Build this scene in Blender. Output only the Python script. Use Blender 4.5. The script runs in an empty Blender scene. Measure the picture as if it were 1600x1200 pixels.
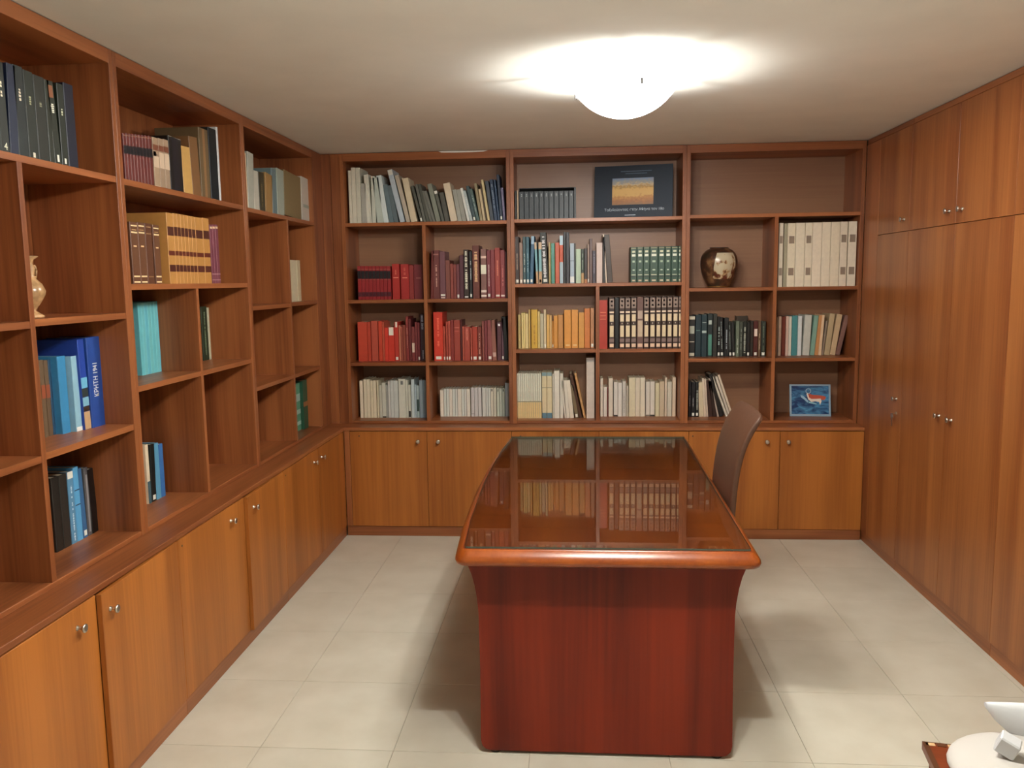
import bpy, bmesh, math, random
from mathutils import Vector, Matrix, Euler

S = bpy.context.scene
C = S.collection
random.seed(7)

# ------------------------------------------------------------------ camera
cam_d = bpy.data.cameras.new('camera')
cam_d.sensor_width = 36.0
cam_d.lens = 36.0 * 1294.4 / 1600.0
cam_d.clip_start = 0.02
cam = bpy.data.objects.new('camera', cam_d)
C.objects.link(cam)
yaw, pitch, roll = 0.0752, 0.1236, -0.0138
Rm = (Matrix.Rotation(yaw, 3, 'Z') @ Matrix.Rotation(math.pi / 2 - pitch, 3, 'X') @ Matrix.Rotation(roll, 3, 'Z'))
cam.matrix_world = Matrix.Translation((0, 0, 1.6656)) @ Rm.to_4x4()
S.camera = cam

# ------------------------------------------------------------------ world, exposure, lamp strengths
w = bpy.data.worlds.new('world')
S.world = w
w.use_nodes = True
w.node_tree.nodes['Background'].inputs[0].default_value = (0.75, 0.85, 1.0, 1)
w.node_tree.nodes['Background'].inputs[1].default_value = 0.0
S.view_settings.view_transform = 'Standard'
S.view_settings.look = 'None'
S.view_settings.exposure = 0.0
S.view_settings.gamma = 1.0
S.view_settings.use_curve_mapping = False
LAMP_RADIANCE = (18.2, 27.0)
BULB_WATTS = (43.0, 73.0)
LAMP_COL = (1.0, 0.975, 0.93)
ALB = 1.62

# ------------------------------------------------------------------ helpers
def lin(h, g=1.0, tint=(1, 1, 1)):
    v = []
    for i in (0, 2, 4):
        c = int(h[i:i + 2], 16) / 255.0
        c = c / 12.92 if c <= 0.04045 else ((c + 0.055) / 1.055) ** 2.4
        v.append(min(c * g * tint[len(v)], 0.86))
    return (v[0], v[1], v[2], 1.0)

def nmat(name):
    m = bpy.data.materials.new(name)
    m.use_nodes = True
    nt = m.node_tree
    return m, nt, nt.nodes['Principled BSDF']

def N(nt, kind, **kw):
    n = nt.nodes.new(kind)
    for k, v in kw.items():
        setattr(n, k, v)
    return n

def plain(name, rgb, rough=0.5, metal=0.0, spec=0.5, noise=0.0, scale=40.0, bump=0.0):
    m, nt, b = nmat(name)
    b.inputs['Roughness'].default_value = rough
    b.inputs['Metallic'].default_value = metal
    b.inputs['Specular IOR Level'].default_value = spec
    b.inputs['Base Color'].default_value = rgb
    if noise or bump:
        tc = N(nt, 'ShaderNodeTexCoord')
        nz = N(nt, 'ShaderNodeTexNoise')
        nz.inputs['Scale'].default_value = scale
        nz.inputs['Detail'].default_value = 5
        nt.links.new(tc.outputs['Object'], nz.inputs['Vector'])
        if noise:
            r = N(nt, 'ShaderNodeValToRGB')
            r.color_ramp.elements[0].position = 0.3
            r.color_ramp.elements[1].position = 0.7
            r.color_ramp.elements[0].color = tuple(c * (1 - noise) for c in rgb[:3]) + (1,)
            r.color_ramp.elements[1].color = tuple(min(c * (1 + noise), 0.9) for c in rgb[:3]) + (1,)
            nt.links.new(nz.outputs['Fac'], r.inputs['Fac'])
            nt.links.new(r.outputs['Color'], b.inputs['Base Color'])
        if bump:
            bp = N(nt, 'ShaderNodeBump')
            bp.inputs['Strength'].default_value = bump
            bp.inputs['Distance'].default_value = 0.01
            nt.links.new(nz.outputs['Fac'], bp.inputs['Height'])
            nt.links.new(bp.outputs['Normal'], b.inputs['Normal'])
    return m

def wood(name, dark, light, axis, rough=0.38, broad=7.0, fine=90.0, coat=0.0, spec=0.5, streak=0.3, dist=0.4):
    m, nt, b = nmat(name)
    tc = N(nt, 'ShaderNodeTexCoord')
    oi = N(nt, 'ShaderNodeObjectInfo')
    add = N(nt, 'ShaderNodeVectorMath', operation='MULTIPLY_ADD')
    comb = N(nt, 'ShaderNodeCombineXYZ')
    for i, k in enumerate((13.0, 29.0, 7.0)):
        mm = N(nt, 'ShaderNodeMath', operation='MULTIPLY')
        mm.inputs[1].default_value = k
        nt.links.new(oi.outputs['Random'], mm.inputs[0])
        nt.links.new(mm.outputs[0], comb.inputs[i])
    va = N(nt, 'ShaderNodeVectorMath', operation='ADD')
    nt.links.new(tc.outputs['Object'], va.inputs[0])
    nt.links.new(comb.outputs[0], va.inputs[1])
    def layer(sc, along, detail, dist):
        mp = N(nt, 'ShaderNodeMapping')
        v = [sc, sc, sc]
        v['xyz'.index(axis)] = along
        mp.inputs['Scale'].default_value = v
        nz = N(nt, 'ShaderNodeTexNoise')
        nz.inputs['Scale'].default_value = 1.0
        nz.inputs['Detail'].default_value = detail
        nz.inputs['Distortion'].default_value = dist
        nt.links.new(va.outputs[0], mp.inputs['Vector'])
        nt.links.new(mp.outputs[0], nz.inputs['Vector'])
        return nz
    a = layer(broad, 0.35, 3, dist)
    c = layer(fine, 2.2, 4, 0.2)
    mix = N(nt, 'ShaderNodeMix')
    mix.data_type = 'FLOAT'
    mix.inputs[0].default_value = streak
    nt.links.new(a.outputs['Fac'], mix.inputs[2])
    nt.links.new(c.outputs['Fac'], mix.inputs[3])
    r = N(nt, 'ShaderNodeValToRGB')
    r.color_ramp.elements[0].position = 0.36
    r.color_ramp.elements[1].position = 0.62
    r.color_ramp.elements[0].color = dark
    r.color_ramp.elements[1].color = light
    nt.links.new(mix.outputs[0], r.inputs['Fac'])
    nt.links.new(r.outputs['Color'], b.inputs['Base Color'])
    b.inputs['Roughness'].default_value = rough
    b.inputs['Specular IOR Level'].default_value = spec
    b.inputs['Coat Weight'].default_value = coat
    b.inputs['Coat Roughness'].default_value = 0.12
    return m

def box(bm, x0, x1, y0, y1, z0, z1, bev=0.0):
    vs = [bm.verts.new(p) for p in ((x0, y0, z0), (x1, y0, z0), (x1, y1, z0), (x0, y1, z0),
                                    (x0, y0, z1), (x1, y0, z1), (x1, y1, z1), (x0, y1, z1))]
    fs = [bm.faces.new([vs[i] for i in f]) for f in ((3, 2, 1, 0), (4, 5, 6, 7), (0, 1, 5, 4), (1, 2, 6, 5), (2, 3, 7, 6), (3, 0, 4, 7))]
    if bev:
        es = set(e for f in fs for e in f.edges)
        bmesh.ops.bevel(bm, geom=list(es), offset=bev, segments=1, profile=0.5, affect='EDGES')
    return fs

def lathe(bm, prof, seg=24, M=None, cap0=True, cap1=True):
    rings = []
    for r, z in prof:
        ring = []
        for i in range(seg):
            a = 2 * math.pi * i / seg
            p = Vector((r * math.cos(a), r * math.sin(a), z))
            ring.append(bm.verts.new(M @ p if M else p))
        rings.append(ring)
    for a, b in zip(rings, rings[1:]):
        for i in range(seg):
            j = (i + 1) % seg
            bm.faces.new((a[i], a[j], b[j], b[i])).smooth = True
    if cap0:
        bm.faces.new(list(reversed(rings[0])))
    if cap1:
        bm.faces.new(rings[-1])

def extrude_poly(bm, pts, z0, z1, plane='xy'):
    """closed outline pts extruded from z0 to z1 along the third axis"""
    def P(a, b, c):
        return {'xy': (a, b, c), 'xz': (a, c, b), 'yz': (c, a, b)}[plane]
    lo = [bm.verts.new(P(a, b, z0)) for a, b in pts]
    hi = [bm.verts.new(P(a, b, z1)) for a, b in pts]
    n = len(pts)
    bm.faces.new(lo)
    bm.faces.new(list(reversed(hi)))
    for i in range(n):
        j = (i + 1) % n
        bm.faces.new((lo[i], hi[i], hi[j], lo[j]))
    bmesh.ops.recalc_face_normals(bm, faces=bm.faces[:])

def obj(name, bm, mat, parent=None, loc=None, recalc=False):
    if recalc:
        bmesh.ops.recalc_face_normals(bm, faces=bm.faces[:])
    me = bpy.data.meshes.new(name)
    bm.to_mesh(me)
    bm.free()
    if mat:
        me.materials.append(mat)
    o = bpy.data.objects.new(name, me)
    C.objects.link(o)
    if parent:
        o.parent = parent
    if loc:
        o.location = loc
    return o

def tag(o, label, cat=None, group=None, kind=None):
    o['label'] = label
    if cat:
        o['category'] = cat
    if group:
        o['group'] = group
    if kind:
        o['kind'] = kind
    return o

def thing(name, label, cat, loc=(0, 0, 0), rz=0.0, group=None, kind=None):
    o = bpy.data.objects.new(name, None)
    o.empty_display_size = 0.1
    C.objects.link(o)
    o.location = loc
    o.rotation_euler = (0, 0, rz)
    return tag(o, label, cat, group, kind)

def bx(name, parent, mat, a, b, bev=0.0):
    """box part given in world coordinates, stored relative to its thing"""
    bm = bmesh.new()
    L = parent.location if parent else Vector((0, 0, 0))
    box(bm, a[0] - L.x, b[0] - L.x, a[1] - L.y, b[1] - L.y, a[2] - L.z, b[2] - L.z, bev)
    return obj(name, bm, mat, parent)

def text_part(name, body, size, mat, parent, M, align='CENTER', depth=0.0002):
    cu = bpy.data.curves.new(name, 'FONT')
    cu.body = body
    cu.size = size
    cu.align_x = align
    cu.align_y = 'CENTER'
    cu.extrude = depth
    cu.resolution_u = 3
    t = bpy.data.objects.new(name, cu)
    C.objects.link(t)
    bpy.context.view_layer.update()
    me = bpy.data.meshes.new_from_object(t.evaluated_get(bpy.context.evaluated_depsgraph_get()))
    bpy.data.objects.remove(t)
    bpy.data.curves.remove(cu)
    me.name = name
    me.transform(M)
    me.materials.clear()
    me.materials.append(mat)
    o = bpy.data.objects.new(name, me)
    C.objects.link(o)
    o.parent = parent
    return o

# ------------------------------------------------------------------ materials
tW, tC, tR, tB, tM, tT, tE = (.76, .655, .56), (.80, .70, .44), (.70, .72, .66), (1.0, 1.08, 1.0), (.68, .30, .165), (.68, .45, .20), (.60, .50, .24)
DK, LT = lin('824c2c', 1, tW), lin('b8784a', 1, tW)
WZ = wood('wood_grain_upright', DK, LT, 'z')
WX = wood('wood_grain_across', DK, LT, 'x')
WY = wood('wood_grain_along', DK, LT, 'y')
CZ = wood('cabinet_door_wood', lin('a06234', 1, tC), lin('c27e46', 1, tC), 'z', rough=0.4, spec=0.35)
RZ = wood('wardrobe_door_wood', lin('94502a', 1, tR), lin('bc7440', 1, tR), 'z', rough=0.34)
BKX = wood('back_panel_wood', lin('875c46', 1, tB), lin('96694f', 1, tB), 'x', rough=0.42)
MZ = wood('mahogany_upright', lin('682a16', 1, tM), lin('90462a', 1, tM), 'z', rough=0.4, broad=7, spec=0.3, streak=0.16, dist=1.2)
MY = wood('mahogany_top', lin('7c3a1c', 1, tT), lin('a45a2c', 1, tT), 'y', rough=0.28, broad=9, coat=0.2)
ME = wood('mahogany_edge_lit', lin('9a4a20', 1, tE), lin('bc662e', 1, tE), 'y', rough=0.28, broad=8, coat=0.15)  # desk edge coloured brighter and oranger, light falling on it is in the colour
NICKEL = plain('brushed_nickel', (0.62, 0.58, 0.52, 1), rough=0.32, metal=1.0)
DARKHOLE = plain('dark_lock_barrel', (0.03, 0.025, 0.02, 1), rough=0.5)
PAPER = plain('page_paper', lin('c4b89c', 1.1), rough=0.8, noise=0.06, scale=300)
CEIL = plain('ceiling_paint', (0.84, 0.85, 0.785, 1), rough=0.9, noise=0.035, scale=3.0, bump=0.25)
WALL = plain('wall_paint', lin('d8d2c6'), rough=0.9, noise=0.02, scale=5.0)
GROUT = plain('tile_grout', lin('a49a86'), rough=0.9)
ROWS = [
('back left bay top shelf', 'B', 2.055, 'books on the left bay top shelf', [
 (-1.4682,0.0191,0.342,0.0,0.05,'b5b3a2',''), (-1.4476,0.0281,0.36,0.0,0.05,'b5b3a2',''), (-1.418,0.0288,0.359,0.0,0.05,'b0b09f',''),
 (-1.3872,0.0336,0.258,0.0,0.05,'8f9086',''), (-1.3517,0.0213,0.312,-2.5,0.05,'b7b8aa',''), (-1.3289,0.0089,0.316,-2.7,0.05,'b9baac',''),
 (-1.318,0.025,0.303,0.0,0.05,'aab0a3',''), (-1.284,0.0424,0.293,-4.7,0.05,'9aa69c',''), (-1.2396,0.0328,0.307,-7.9,0.05,'b3bfbd',''),
 (-1.2019,0.029,0.248,-8.5,0.05,'54666b',''), (-1.1706,0.0282,0.242,-9.7,0.05,'4d5c60',''), (-1.1319,0.0319,0.346,-12.5,0.05,'98a5ac','b:.9:1:c0c0b4:.9'),
 (-1.0903,0.0256,0.31,-12.9,0.05,'9c9484',''), (-1.0595,0.0404,0.286,-10.5,0.05,'b3a88c',''), (-0.9964,0.0172,0.24,-14.0,0.05,'4a4c43','l'),
 (-0.9768,0.018,0.248,-12.0,0.05,'53554d',''), (-0.9564,0.0198,0.248,-12.1,0.05,'44483f',''), (-0.9342,0.0178,0.205,-14.4,0.05,'565850',''),
 (-0.9139,0.0177,0.206,-15.5,0.05,'5b5d55',''), (-0.8932,0.0298,0.248,-12.6,0.05,'6a6f62',''), (-0.8563,0.019,0.204,-13.2,0.05,'4e5048','b:.9:1:c8c6ba'),
 (-0.8341,0.03,0.189,-11.0,0.05,'46473f',''), (-0.7972,0.0445,0.248,-10.5,0.05,'b9ad95',''), (-0.7494,0.0272,0.206,-9.3,0.05,'83857b',''),
 (-0.7203,0.0267,0.206,-10.0,0.05,'7c7e75',''), (-0.6879,0.0165,0.217,-11.5,0.05,'b4b8b2',''), (-0.6692,0.0178,0.2,-12.7,0.05,'8f9c9c','t:.2:.8:d8d8d0'),
 (-0.6483,0.019,0.229,-11.3,0.05,'33474a','l'), (-0.6263,0.0189,0.211,-12.4,0.05,'3e5552','t:.3:.8:9fb0a8'), (-0.6043,0.018,0.244,-8.6,0.05,'7f7557',''),
 (-0.5837,0.0159,0.207,-8.2,0.05,'ab9b79',''), (-0.5654,0.0079,0.243,-8.6,0.05,'4b3d2d',''), (-0.5552,0.0158,0.266,-8.6,0.05,'ad9f74',''),
 (-0.5365,0.0228,0.256,-7.2,0.05,'39414a',''), (-0.5109,0.021,0.265,-6.1,0.05,'1f3550','t:.3:.9:8397a8'), (-0.4872,0.0119,0.264,-5.4,0.05,'233a55',''),
 (-0.4725,0.0174,0.294,-4.1,0.05,'1b2b42','l'), (-0.4525,0.0156,0.21,-4.1,0.05,'56506a','t:.2:.8:8d86a0'),
]),
('back left bay second shelf, left niche', 'B', 1.555, 'red volumes on the second shelf', [
 (-1.4369,0.0237,0.224,0.0,0.08,'8a1a1d','b:.62:.86:1d1a1f b:.09:.23:4a1622 b:.895:.91:8f6a52 b:.595:.607:8f6a52'), (-1.4117,0.0237,0.223,0.0,0.08,'8a1a1d','b:.62:.86:1d1a1f b:.09:.23:4a1622 b:.895:.91:8f6a52 b:.595:.607:8f6a52'), (-1.3866,0.0237,0.223,0.0,0.08,'8a1a1d','b:.62:.86:1d1a1f b:.09:.23:4a1622 b:.895:.91:8f6a52 b:.595:.607:8f6a52'),
 (-1.3614,0.0237,0.222,0.0,0.08,'8a1a1d','b:.62:.86:1d1a1f b:.09:.23:4a1622 b:.895:.91:8f6a52 b:.595:.607:8f6a52'), (-1.3363,0.0236,0.222,0.0,0.08,'8a1a1d','b:.62:.86:1d1a1f b:.09:.23:4a1622 b:.895:.91:8f6a52 b:.595:.607:8f6a52'), (-1.3112,0.0236,0.222,0.0,0.08,'8a1a1d','b:.62:.86:1d1a1f b:.09:.23:4a1622 b:.895:.91:8f6a52 b:.595:.607:8f6a52'),
 (-1.2861,0.0236,0.221,0.0,0.08,'8a1a1d','b:.62:.86:1d1a1f b:.09:.23:4a1622 b:.895:.91:8f6a52 b:.595:.607:8f6a52'), (-1.261,0.0236,0.221,0.0,0.08,'8a1a1d','b:.62:.86:1d1a1f b:.09:.23:4a1622 b:.895:.91:8f6a52 b:.595:.607:8f6a52'), (-1.2359,0.0236,0.22,0.0,0.08,'8a1a1d','b:.62:.86:1d1a1f b:.09:.23:4a1622 b:.895:.91:8f6a52 b:.595:.607:8f6a52'),
 (-1.2028,0.0492,0.234,0.0,0.08,'a02219','b:.6:.63:d9886c:.7 t:.7:.9:c06a50'), (-1.146,0.0556,0.231,0.0,0.08,'981d17','b:.6:.63:d9886c:.6 t:.7:.9:b85a48'), (-1.0886,0.0295,0.224,0.0,0.08,'7c2622',''),
 (-1.0569,0.0625,0.228,0.0,0.08,'661a1f','b:.6:.62:b07a6c:.5'),
]),
('back left bay second shelf, right niche', 'B', 1.555, 'maroon books on the second shelf', [
 (-0.9488,0.0209,0.315,2.5,0.08,'5e1f18',''), (-0.926,0.0416,0.319,0.0,0.08,'5d2b28','t:.25:.7:b08a78 b:.9:.93:8a5a50:.8'), (-0.8825,0.0372,0.311,0.0,0.08,'5f3a40','b:.06:.1:d9c8ba:.8 b:.015:.035:c8b7a4:.7'),
 (-0.8434,0.0285,0.253,0.0,0.08,'6a3a30',''), (-0.8126,0.0198,0.23,0.0,0.08,'7a362c',''), (-0.791,0.018,0.226,0.0,0.08,'70322c',''),
 (-0.7711,0.0191,0.227,0.0,0.08,'603036','l'), (-0.7501,0.0255,0.283,0.0,0.08,'4c2630',''), (-0.7224,0.0324,0.32,0.0,0.08,'33241c','T:.12:.97:cfc6b0 b:.02:.05:d8d0c0:.7'),
 (-0.6849,0.0179,0.309,0.0,0.08,'25282a','t:.4:.8:a8b4b4 l'), (-0.6633,0.0442,0.346,0.0,0.08,'5c2a1f','T:.3:.88:cfa878'), (-0.6093,0.0369,0.323,0.0,0.08,'6f4c44','b:.81:.86:bfa698 b:.49:.68:c9c4ae b:.12:.17:cdb8aa b:.03:.07:cdb8aa'),
 (-0.568,0.0236,0.314,0.0,0.08,'6c242c','t:.25:.7:d8b8b0 l'), (-0.5425,0.025,0.317,0.0,0.08,'74282c',''), (-0.5156,0.034,0.328,0.0,0.08,'8c2c22','t:.45:.75:c87c5c b:.03:.07:dcc0b0:.7'),
 (-0.4797,0.0304,0.313,0.0,0.08,'7a2a2c','t:.25:.7:b8685c b:.03:.07:dcb8ac:.8'), (-0.4475,0.0124,0.303,0.0,0.08,'4e1c22',''),
]),
('back left bay third shelf, left niche', 'B', 1.140, 'red books on the third shelf left', [
 (-1.4549,0.0645,0.265,0.0,0.1,'b23a20',''), (-1.3882,0.021,0.264,0.0,0.1,'b03a22',''), (-1.3628,0.0443,0.271,0.0,0.1,'a84430',''),
 (-1.3134,0.0253,0.269,0.0,0.1,'ba3a1e',''), (-1.2862,0.0124,0.263,0.0,0.1,'ae4a30',''), (-1.2723,0.0242,0.227,0.0,0.1,'c4301a',''),
 (-1.2466,0.0413,0.228,0.0,0.1,'c22c14','b:.76:1:c4c0b2:.75'), (-1.2035,0.0266,0.264,0.0,0.1,'b02c1a','b:.86:1:d8c4b4:.45 l'), (-1.1746,0.012,0.239,0.0,0.1,'b06a50',''),
 (-1.1607,0.0124,0.233,0.0,0.1,'8a4030',''), (-1.1465,0.0177,0.242,0.0,0.1,'7e3a2a',''), (-1.1262,0.018,0.298,0.0,0.1,'7a2a26','t:.3:.75:b87c68'),
 (-1.1063,0.017,0.283,0.0,0.1,'5c2020',''), (-1.0871,0.0205,0.23,0.0,0.1,'6e2c2a','b:.25:.53:bda894:.8'), (-1.0643,0.0155,0.262,0.0,0.1,'6a2a2a',''),
 (-1.0469,0.0159,0.258,0.0,0.1,'70282c','l'), (-1.0281,0.0318,0.313,0.0,0.1,'3a2430','T:.68:.98:8a92a0 t:.05:.25:8a92a0'), (-0.9941,0.0134,0.294,0.0,0.1,'15110f',''),
]),
('back left bay third shelf, right niche', 'B', 1.140, 'red books on the third shelf right', [
 (-0.9372,0.0618,0.326,0.0,0.1,'c22c0e','t:.3:.9:e8684a l'), (-0.8732,0.014,0.231,0.0,0.1,'a03c28','l'), (-0.8549,0.0133,0.262,0.0,0.1,'9a3c2c','l'),
 (-0.8397,0.0165,0.265,0.0,0.1,'9c4030','l'), (-0.821,0.019,0.272,0.0,0.1,'7c2a24',''), (-0.7998,0.0408,0.272,0.0,0.1,'8c3426','b:.8:.83:a85a48:.8 b:.72:.74:a85a48:.8'),
 (-0.7561,0.0105,0.272,0.0,0.1,'4c1a1a',''), (-0.7438,0.0115,0.23,0.0,0.1,'a04a38',''), (-0.7304,0.0375,0.227,0.0,0.1,'963a2a','t:.6:.95:c87c68'),
 (-0.6892,0.0097,0.218,0.0,0.1,'a64c3a','l'), (-0.6773,0.0343,0.226,0.0,0.1,'9c321c','l'), (-0.6407,0.0252,0.227,0.0,0.1,'6e2c20','t:.2:.8:c8a48c l'),
 (-0.6113,0.015,0.263,0.0,0.1,'7c4038',''), (-0.5937,0.0167,0.264,0.0,0.1,'702c30',''), (-0.5748,0.03,0.269,0.0,0.1,'7a3a38','l'),
 (-0.5419,0.0286,0.269,-2.6,0.1,'7a4a3c','b:.09:.2:a88a80:.7'), (-0.5097,0.0272,0.255,0.0,0.1,'4e2830','b:.9:.96:d8ccc4:.5'), (-0.4803,0.0153,0.281,0.0,0.1,'50303c','l'),
 (-0.4621,0.0302,0.29,-3.9,0.1,'121214',''),
]),
('back left bay bottom, left niche', 'B', 0.747, 'white books on the bottom shelf', [
 (-1.4646,0.0219,0.255,0.0,0.13,'c4b8a2',''), (-1.4373,0.0216,0.265,0.0,0.13,'bdb59c',''), (-1.4143,0.0215,0.265,0.0,0.13,'bbb39a',''),
 (-1.3899,0.018,0.257,0.0,0.13,'bcb296',''), (-1.3703,0.0201,0.257,0.0,0.13,'bdb49a',''), (-1.3445,0.0117,0.257,0.0,0.13,'b8b096',''),
 (-1.3285,0.0173,0.225,0.0,0.13,'a3a394',''), (-1.3093,0.0253,0.241,0.0,0.13,'a9aa9b','b:0:.045:2a2420'), (-1.2822,0.0121,0.225,0.0,0.13,'84867f',''),
 (-1.2676,0.0155,0.253,0.0,0.13,'a8aaa4',''), (-1.2502,0.0218,0.256,0.0,0.13,'a4a9a3',''), (-1.2269,0.0284,0.256,0.0,0.13,'a6aba4',''),
 (-1.1946,0.0481,0.268,0.0,0.13,'b0b1a2','b:.85:.95:5a5c58:.35'), (-1.1443,0.0138,0.259,0.0,0.13,'adae9f',''), (-1.1284,0.0165,0.226,0.0,0.13,'a9aa9b','b:.02:.21:2c2c2a:.85'),
 (-1.1076,0.0214,0.263,0.0,0.13,'a3b0b0',''), (-1.084,0.011,0.228,0.0,0.13,'93a3a8',''), (-1.0712,0.0182,0.222,0.0,0.13,'95a8a8','b:.2:.57:2c4440:.85'),
 (-1.0508,0.0234,0.258,0.0,0.13,'8fa5b0',''), (-1.0256,0.0241,0.258,0.0,0.13,'7f9cb0',''), (-0.9962,0.0137,0.229,0.0,0.13,'85878a',''),
]),
('back left bay bottom, right niche', 'B', 0.747, 'white journals on the bottom shelf', [
 (-0.9178,0.0238,0.183,0.0,0.18,'c0b8a8',''), (-0.8918,0.0173,0.189,0.0,0.18,'b0b5ac',''), (-0.8722,0.0162,0.189,0.0,0.18,'b4b7af',''),
 (-0.8538,0.0209,0.189,0.0,0.18,'bbb6a8',''), (-0.8307,0.0172,0.189,0.0,0.18,'b0b5ac',''), (-0.8112,0.0129,0.189,0.0,0.18,'b4b7af',''),
 (-0.7961,0.0266,0.189,0.0,0.18,'bbb6a8',''), (-0.7672,0.0154,0.189,0.0,0.18,'b0b5ac',''), (-0.7496,0.0129,0.188,0.0,0.18,'b4b7af',''),
 (-0.7345,0.0244,0.188,0.0,0.18,'bbb6a8',''), (-0.7035,0.0222,0.199,0.0,0.18,'a9a5a3','b:.08:.1:7a6a62'), (-0.6791,0.0229,0.199,0.0,0.18,'aaa7a4',''),
 (-0.6539,0.0215,0.199,0.0,0.18,'aca9a5',''), (-0.6266,0.0236,0.198,0.0,0.18,'b0b1a8',''), (-0.6011,0.015,0.197,0.0,0.18,'abaea6',''),
 (-0.5843,0.0143,0.196,0.0,0.18,'adafa6',''), (-0.5681,0.0182,0.196,0.0,0.18,'b3ad9b','b:.88:.97:4a4640:.5'), (-0.5477,0.0171,0.196,0.0,0.18,'aeaa98',''),
 (-0.5262,0.0171,0.194,0.0,0.18,'a3a796','b:.88:.97:6a6a60:.5'), (-0.5073,0.0167,0.194,0.0,0.18,'9ba294',''), (-0.4887,0.0167,0.194,0.0,0.18,'98a294','b:.88:.97:45463e:.5'),
 (-0.4683,0.0306,0.23,0.0,0.18,'8f9fa6',''),
]),
('slipcase on back middle bay top shelf', 'B', 2.060, 'dark slipcase volumes', [
 (-0.3745,0.0115,0.181,0.0,0.03,'17120f',''), (-0.3607,0.0094,0.185,0.0,0.03,'a89478',''), (-0.3462,0.0304,0.174,0.0,0.03,'232f35','t:.82:.93:8a9496'),
 (-0.3143,0.0307,0.174,0.0,0.03,'232f35','t:.82:.93:8a9496'), (-0.2821,0.0303,0.174,0.0,0.03,'232f35','t:.82:.93:8a9496'), (-0.2502,0.0306,0.174,0.0,0.03,'232f35','t:.82:.93:8a9496'),
 (-0.2181,0.0303,0.174,0.0,0.03,'232f35','t:.82:.93:8a9496'), (-0.1863,0.0306,0.174,0.0,0.03,'232f35','t:.82:.93:8a9496'), (-0.1542,0.0302,0.174,0.0,0.03,'232f35','t:.82:.93:8a9496'),
 (-0.1224,0.0305,0.174,0.0,0.03,'232f35','t:.82:.93:8a9496'), (-0.0904,0.0301,0.174,0.0,0.03,'232f35','t:.82:.93:8a9496'), (-0.0587,0.0305,0.174,0.0,0.03,'232f35','t:.82:.93:8a9496'),
 (-0.0267,0.0301,0.174,0.0,0.03,'232f35','t:.82:.93:8a9496'),
]),
('back middle bay second shelf', 'B', 1.646, 'coloured books on the second shelf', [
 (-0.3807,0.0253,0.307,0.0,0.08,'33241f','t:.3:.65:a89078 l'), (-0.3533,0.0213,0.269,0.0,0.08,'7d6658','l'), (-0.3299,0.0196,0.306,0.0,0.08,'2e4a4e','t:.25:.65:a8b4ac l'),
 (-0.3082,0.0196,0.305,0.0,0.08,'2a5563','t:.25:.65:8fb0b8 l'), (-0.2865,0.0219,0.309,2.2,0.08,'2c5572','b:.83:1:86a4b8:.8 l'), (-0.2428,0.0142,0.269,-2.6,0.08,'6a9ca4','b:0:.3:a8845c b:.83:1:b09878'),
 (-0.2265,0.0199,0.269,0.0,0.08,'6ea0a6','b:0:.3:aa865e b:.83:1:b29a7a l'), (-0.2031,0.0398,0.331,-2.5,0.08,'1f2219','T:.12:.92:dcdcc8 l'), (-0.1612,0.0132,0.267,0.0,0.08,'9a8a58',''),
 (-0.1452,0.0231,0.261,0.0,0.08,'4c8a6c','b:0:1:3c7a78:.4'), (-0.1187,0.0271,0.264,0.0,0.08,'b4502e',''), (-0.0888,0.0218,0.31,0.0,0.08,'bc4c24','b:0:.45:8fa4ac b:.8:1:9ab4c0'),
 (-0.0636,0.0151,0.332,0.0,0.08,'141416',''), (-0.0463,0.0191,0.33,0.0,0.08,'2b2830',''), (-0.0218,0.027,0.259,0.0,0.08,'8b9aa6','b:.02:.17:c8c8c0 b:.55:.57:4a5560'),
 (0.007,0.0075,0.258,0.0,0.08,'2a3c3c',''), (0.0163,0.0326,0.222,0.0,0.08,'93a890',''), (0.051,0.0174,0.221,0.0,0.08,'2c3a2c','b:0:.3:a88450 t:.4:.95:8a9a88'),
 (0.0709,0.019,0.224,0.0,0.08,'2c1e18','b:0:.12:a0622c'), (0.092,0.0111,0.251,0.0,0.08,'8a7468','l'), (0.1052,0.0177,0.287,0.0,0.08,'57423e',''),
 (0.1247,0.0206,0.209,0.0,0.08,'3a323e','t:.3:.9:7a7484'), (0.1494,0.0394,0.259,0.0,0.08,'b3a298',''), (0.1916,0.0157,0.297,0.0,0.08,'221710',''),
 (0.2094,0.0104,0.314,-3.5,0.08,'b8aa98',''), (0.2226,0.0336,0.31,-4.4,0.08,'3b2a1c',''),
]),
('green set, back middle bay', 'B', 1.646, 'green gilt volumes on the second shelf', [
 (0.3704,0.0389,0.227,0.0,0.07,'2c4a3a','b:.955:.975:a89e74:.8 b:.84:.9:b4b89c:.5 b:.73:.8:c0c6b4:.6 b:.56:.62:8fa48c:.4 b:.33:.37:9fb09a:.35 b:.2:.225:b4b89c:.7 b:.15:.175:10160f b:.03:.08:a89e80:.5'), (0.4117,0.0389,0.228,0.0,0.07,'2c4a3a','b:.955:.975:a89e74:.8 b:.84:.9:b4b89c:.5 b:.73:.8:c0c6b4:.6 b:.56:.62:8fa48c:.4 b:.33:.37:9fb09a:.35 b:.2:.225:b4b89c:.7 b:.15:.175:10160f b:.03:.08:a89e80:.5'), (0.4529,0.0394,0.228,0.0,0.07,'2c4a3a','b:.955:.975:a89e74:.8 b:.84:.9:b4b89c:.5 b:.73:.8:c0c6b4:.6 b:.56:.62:8fa48c:.4 b:.33:.37:9fb09a:.35 b:.2:.225:b4b89c:.7 b:.15:.175:10160f b:.03:.08:a89e80:.5'),
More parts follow.
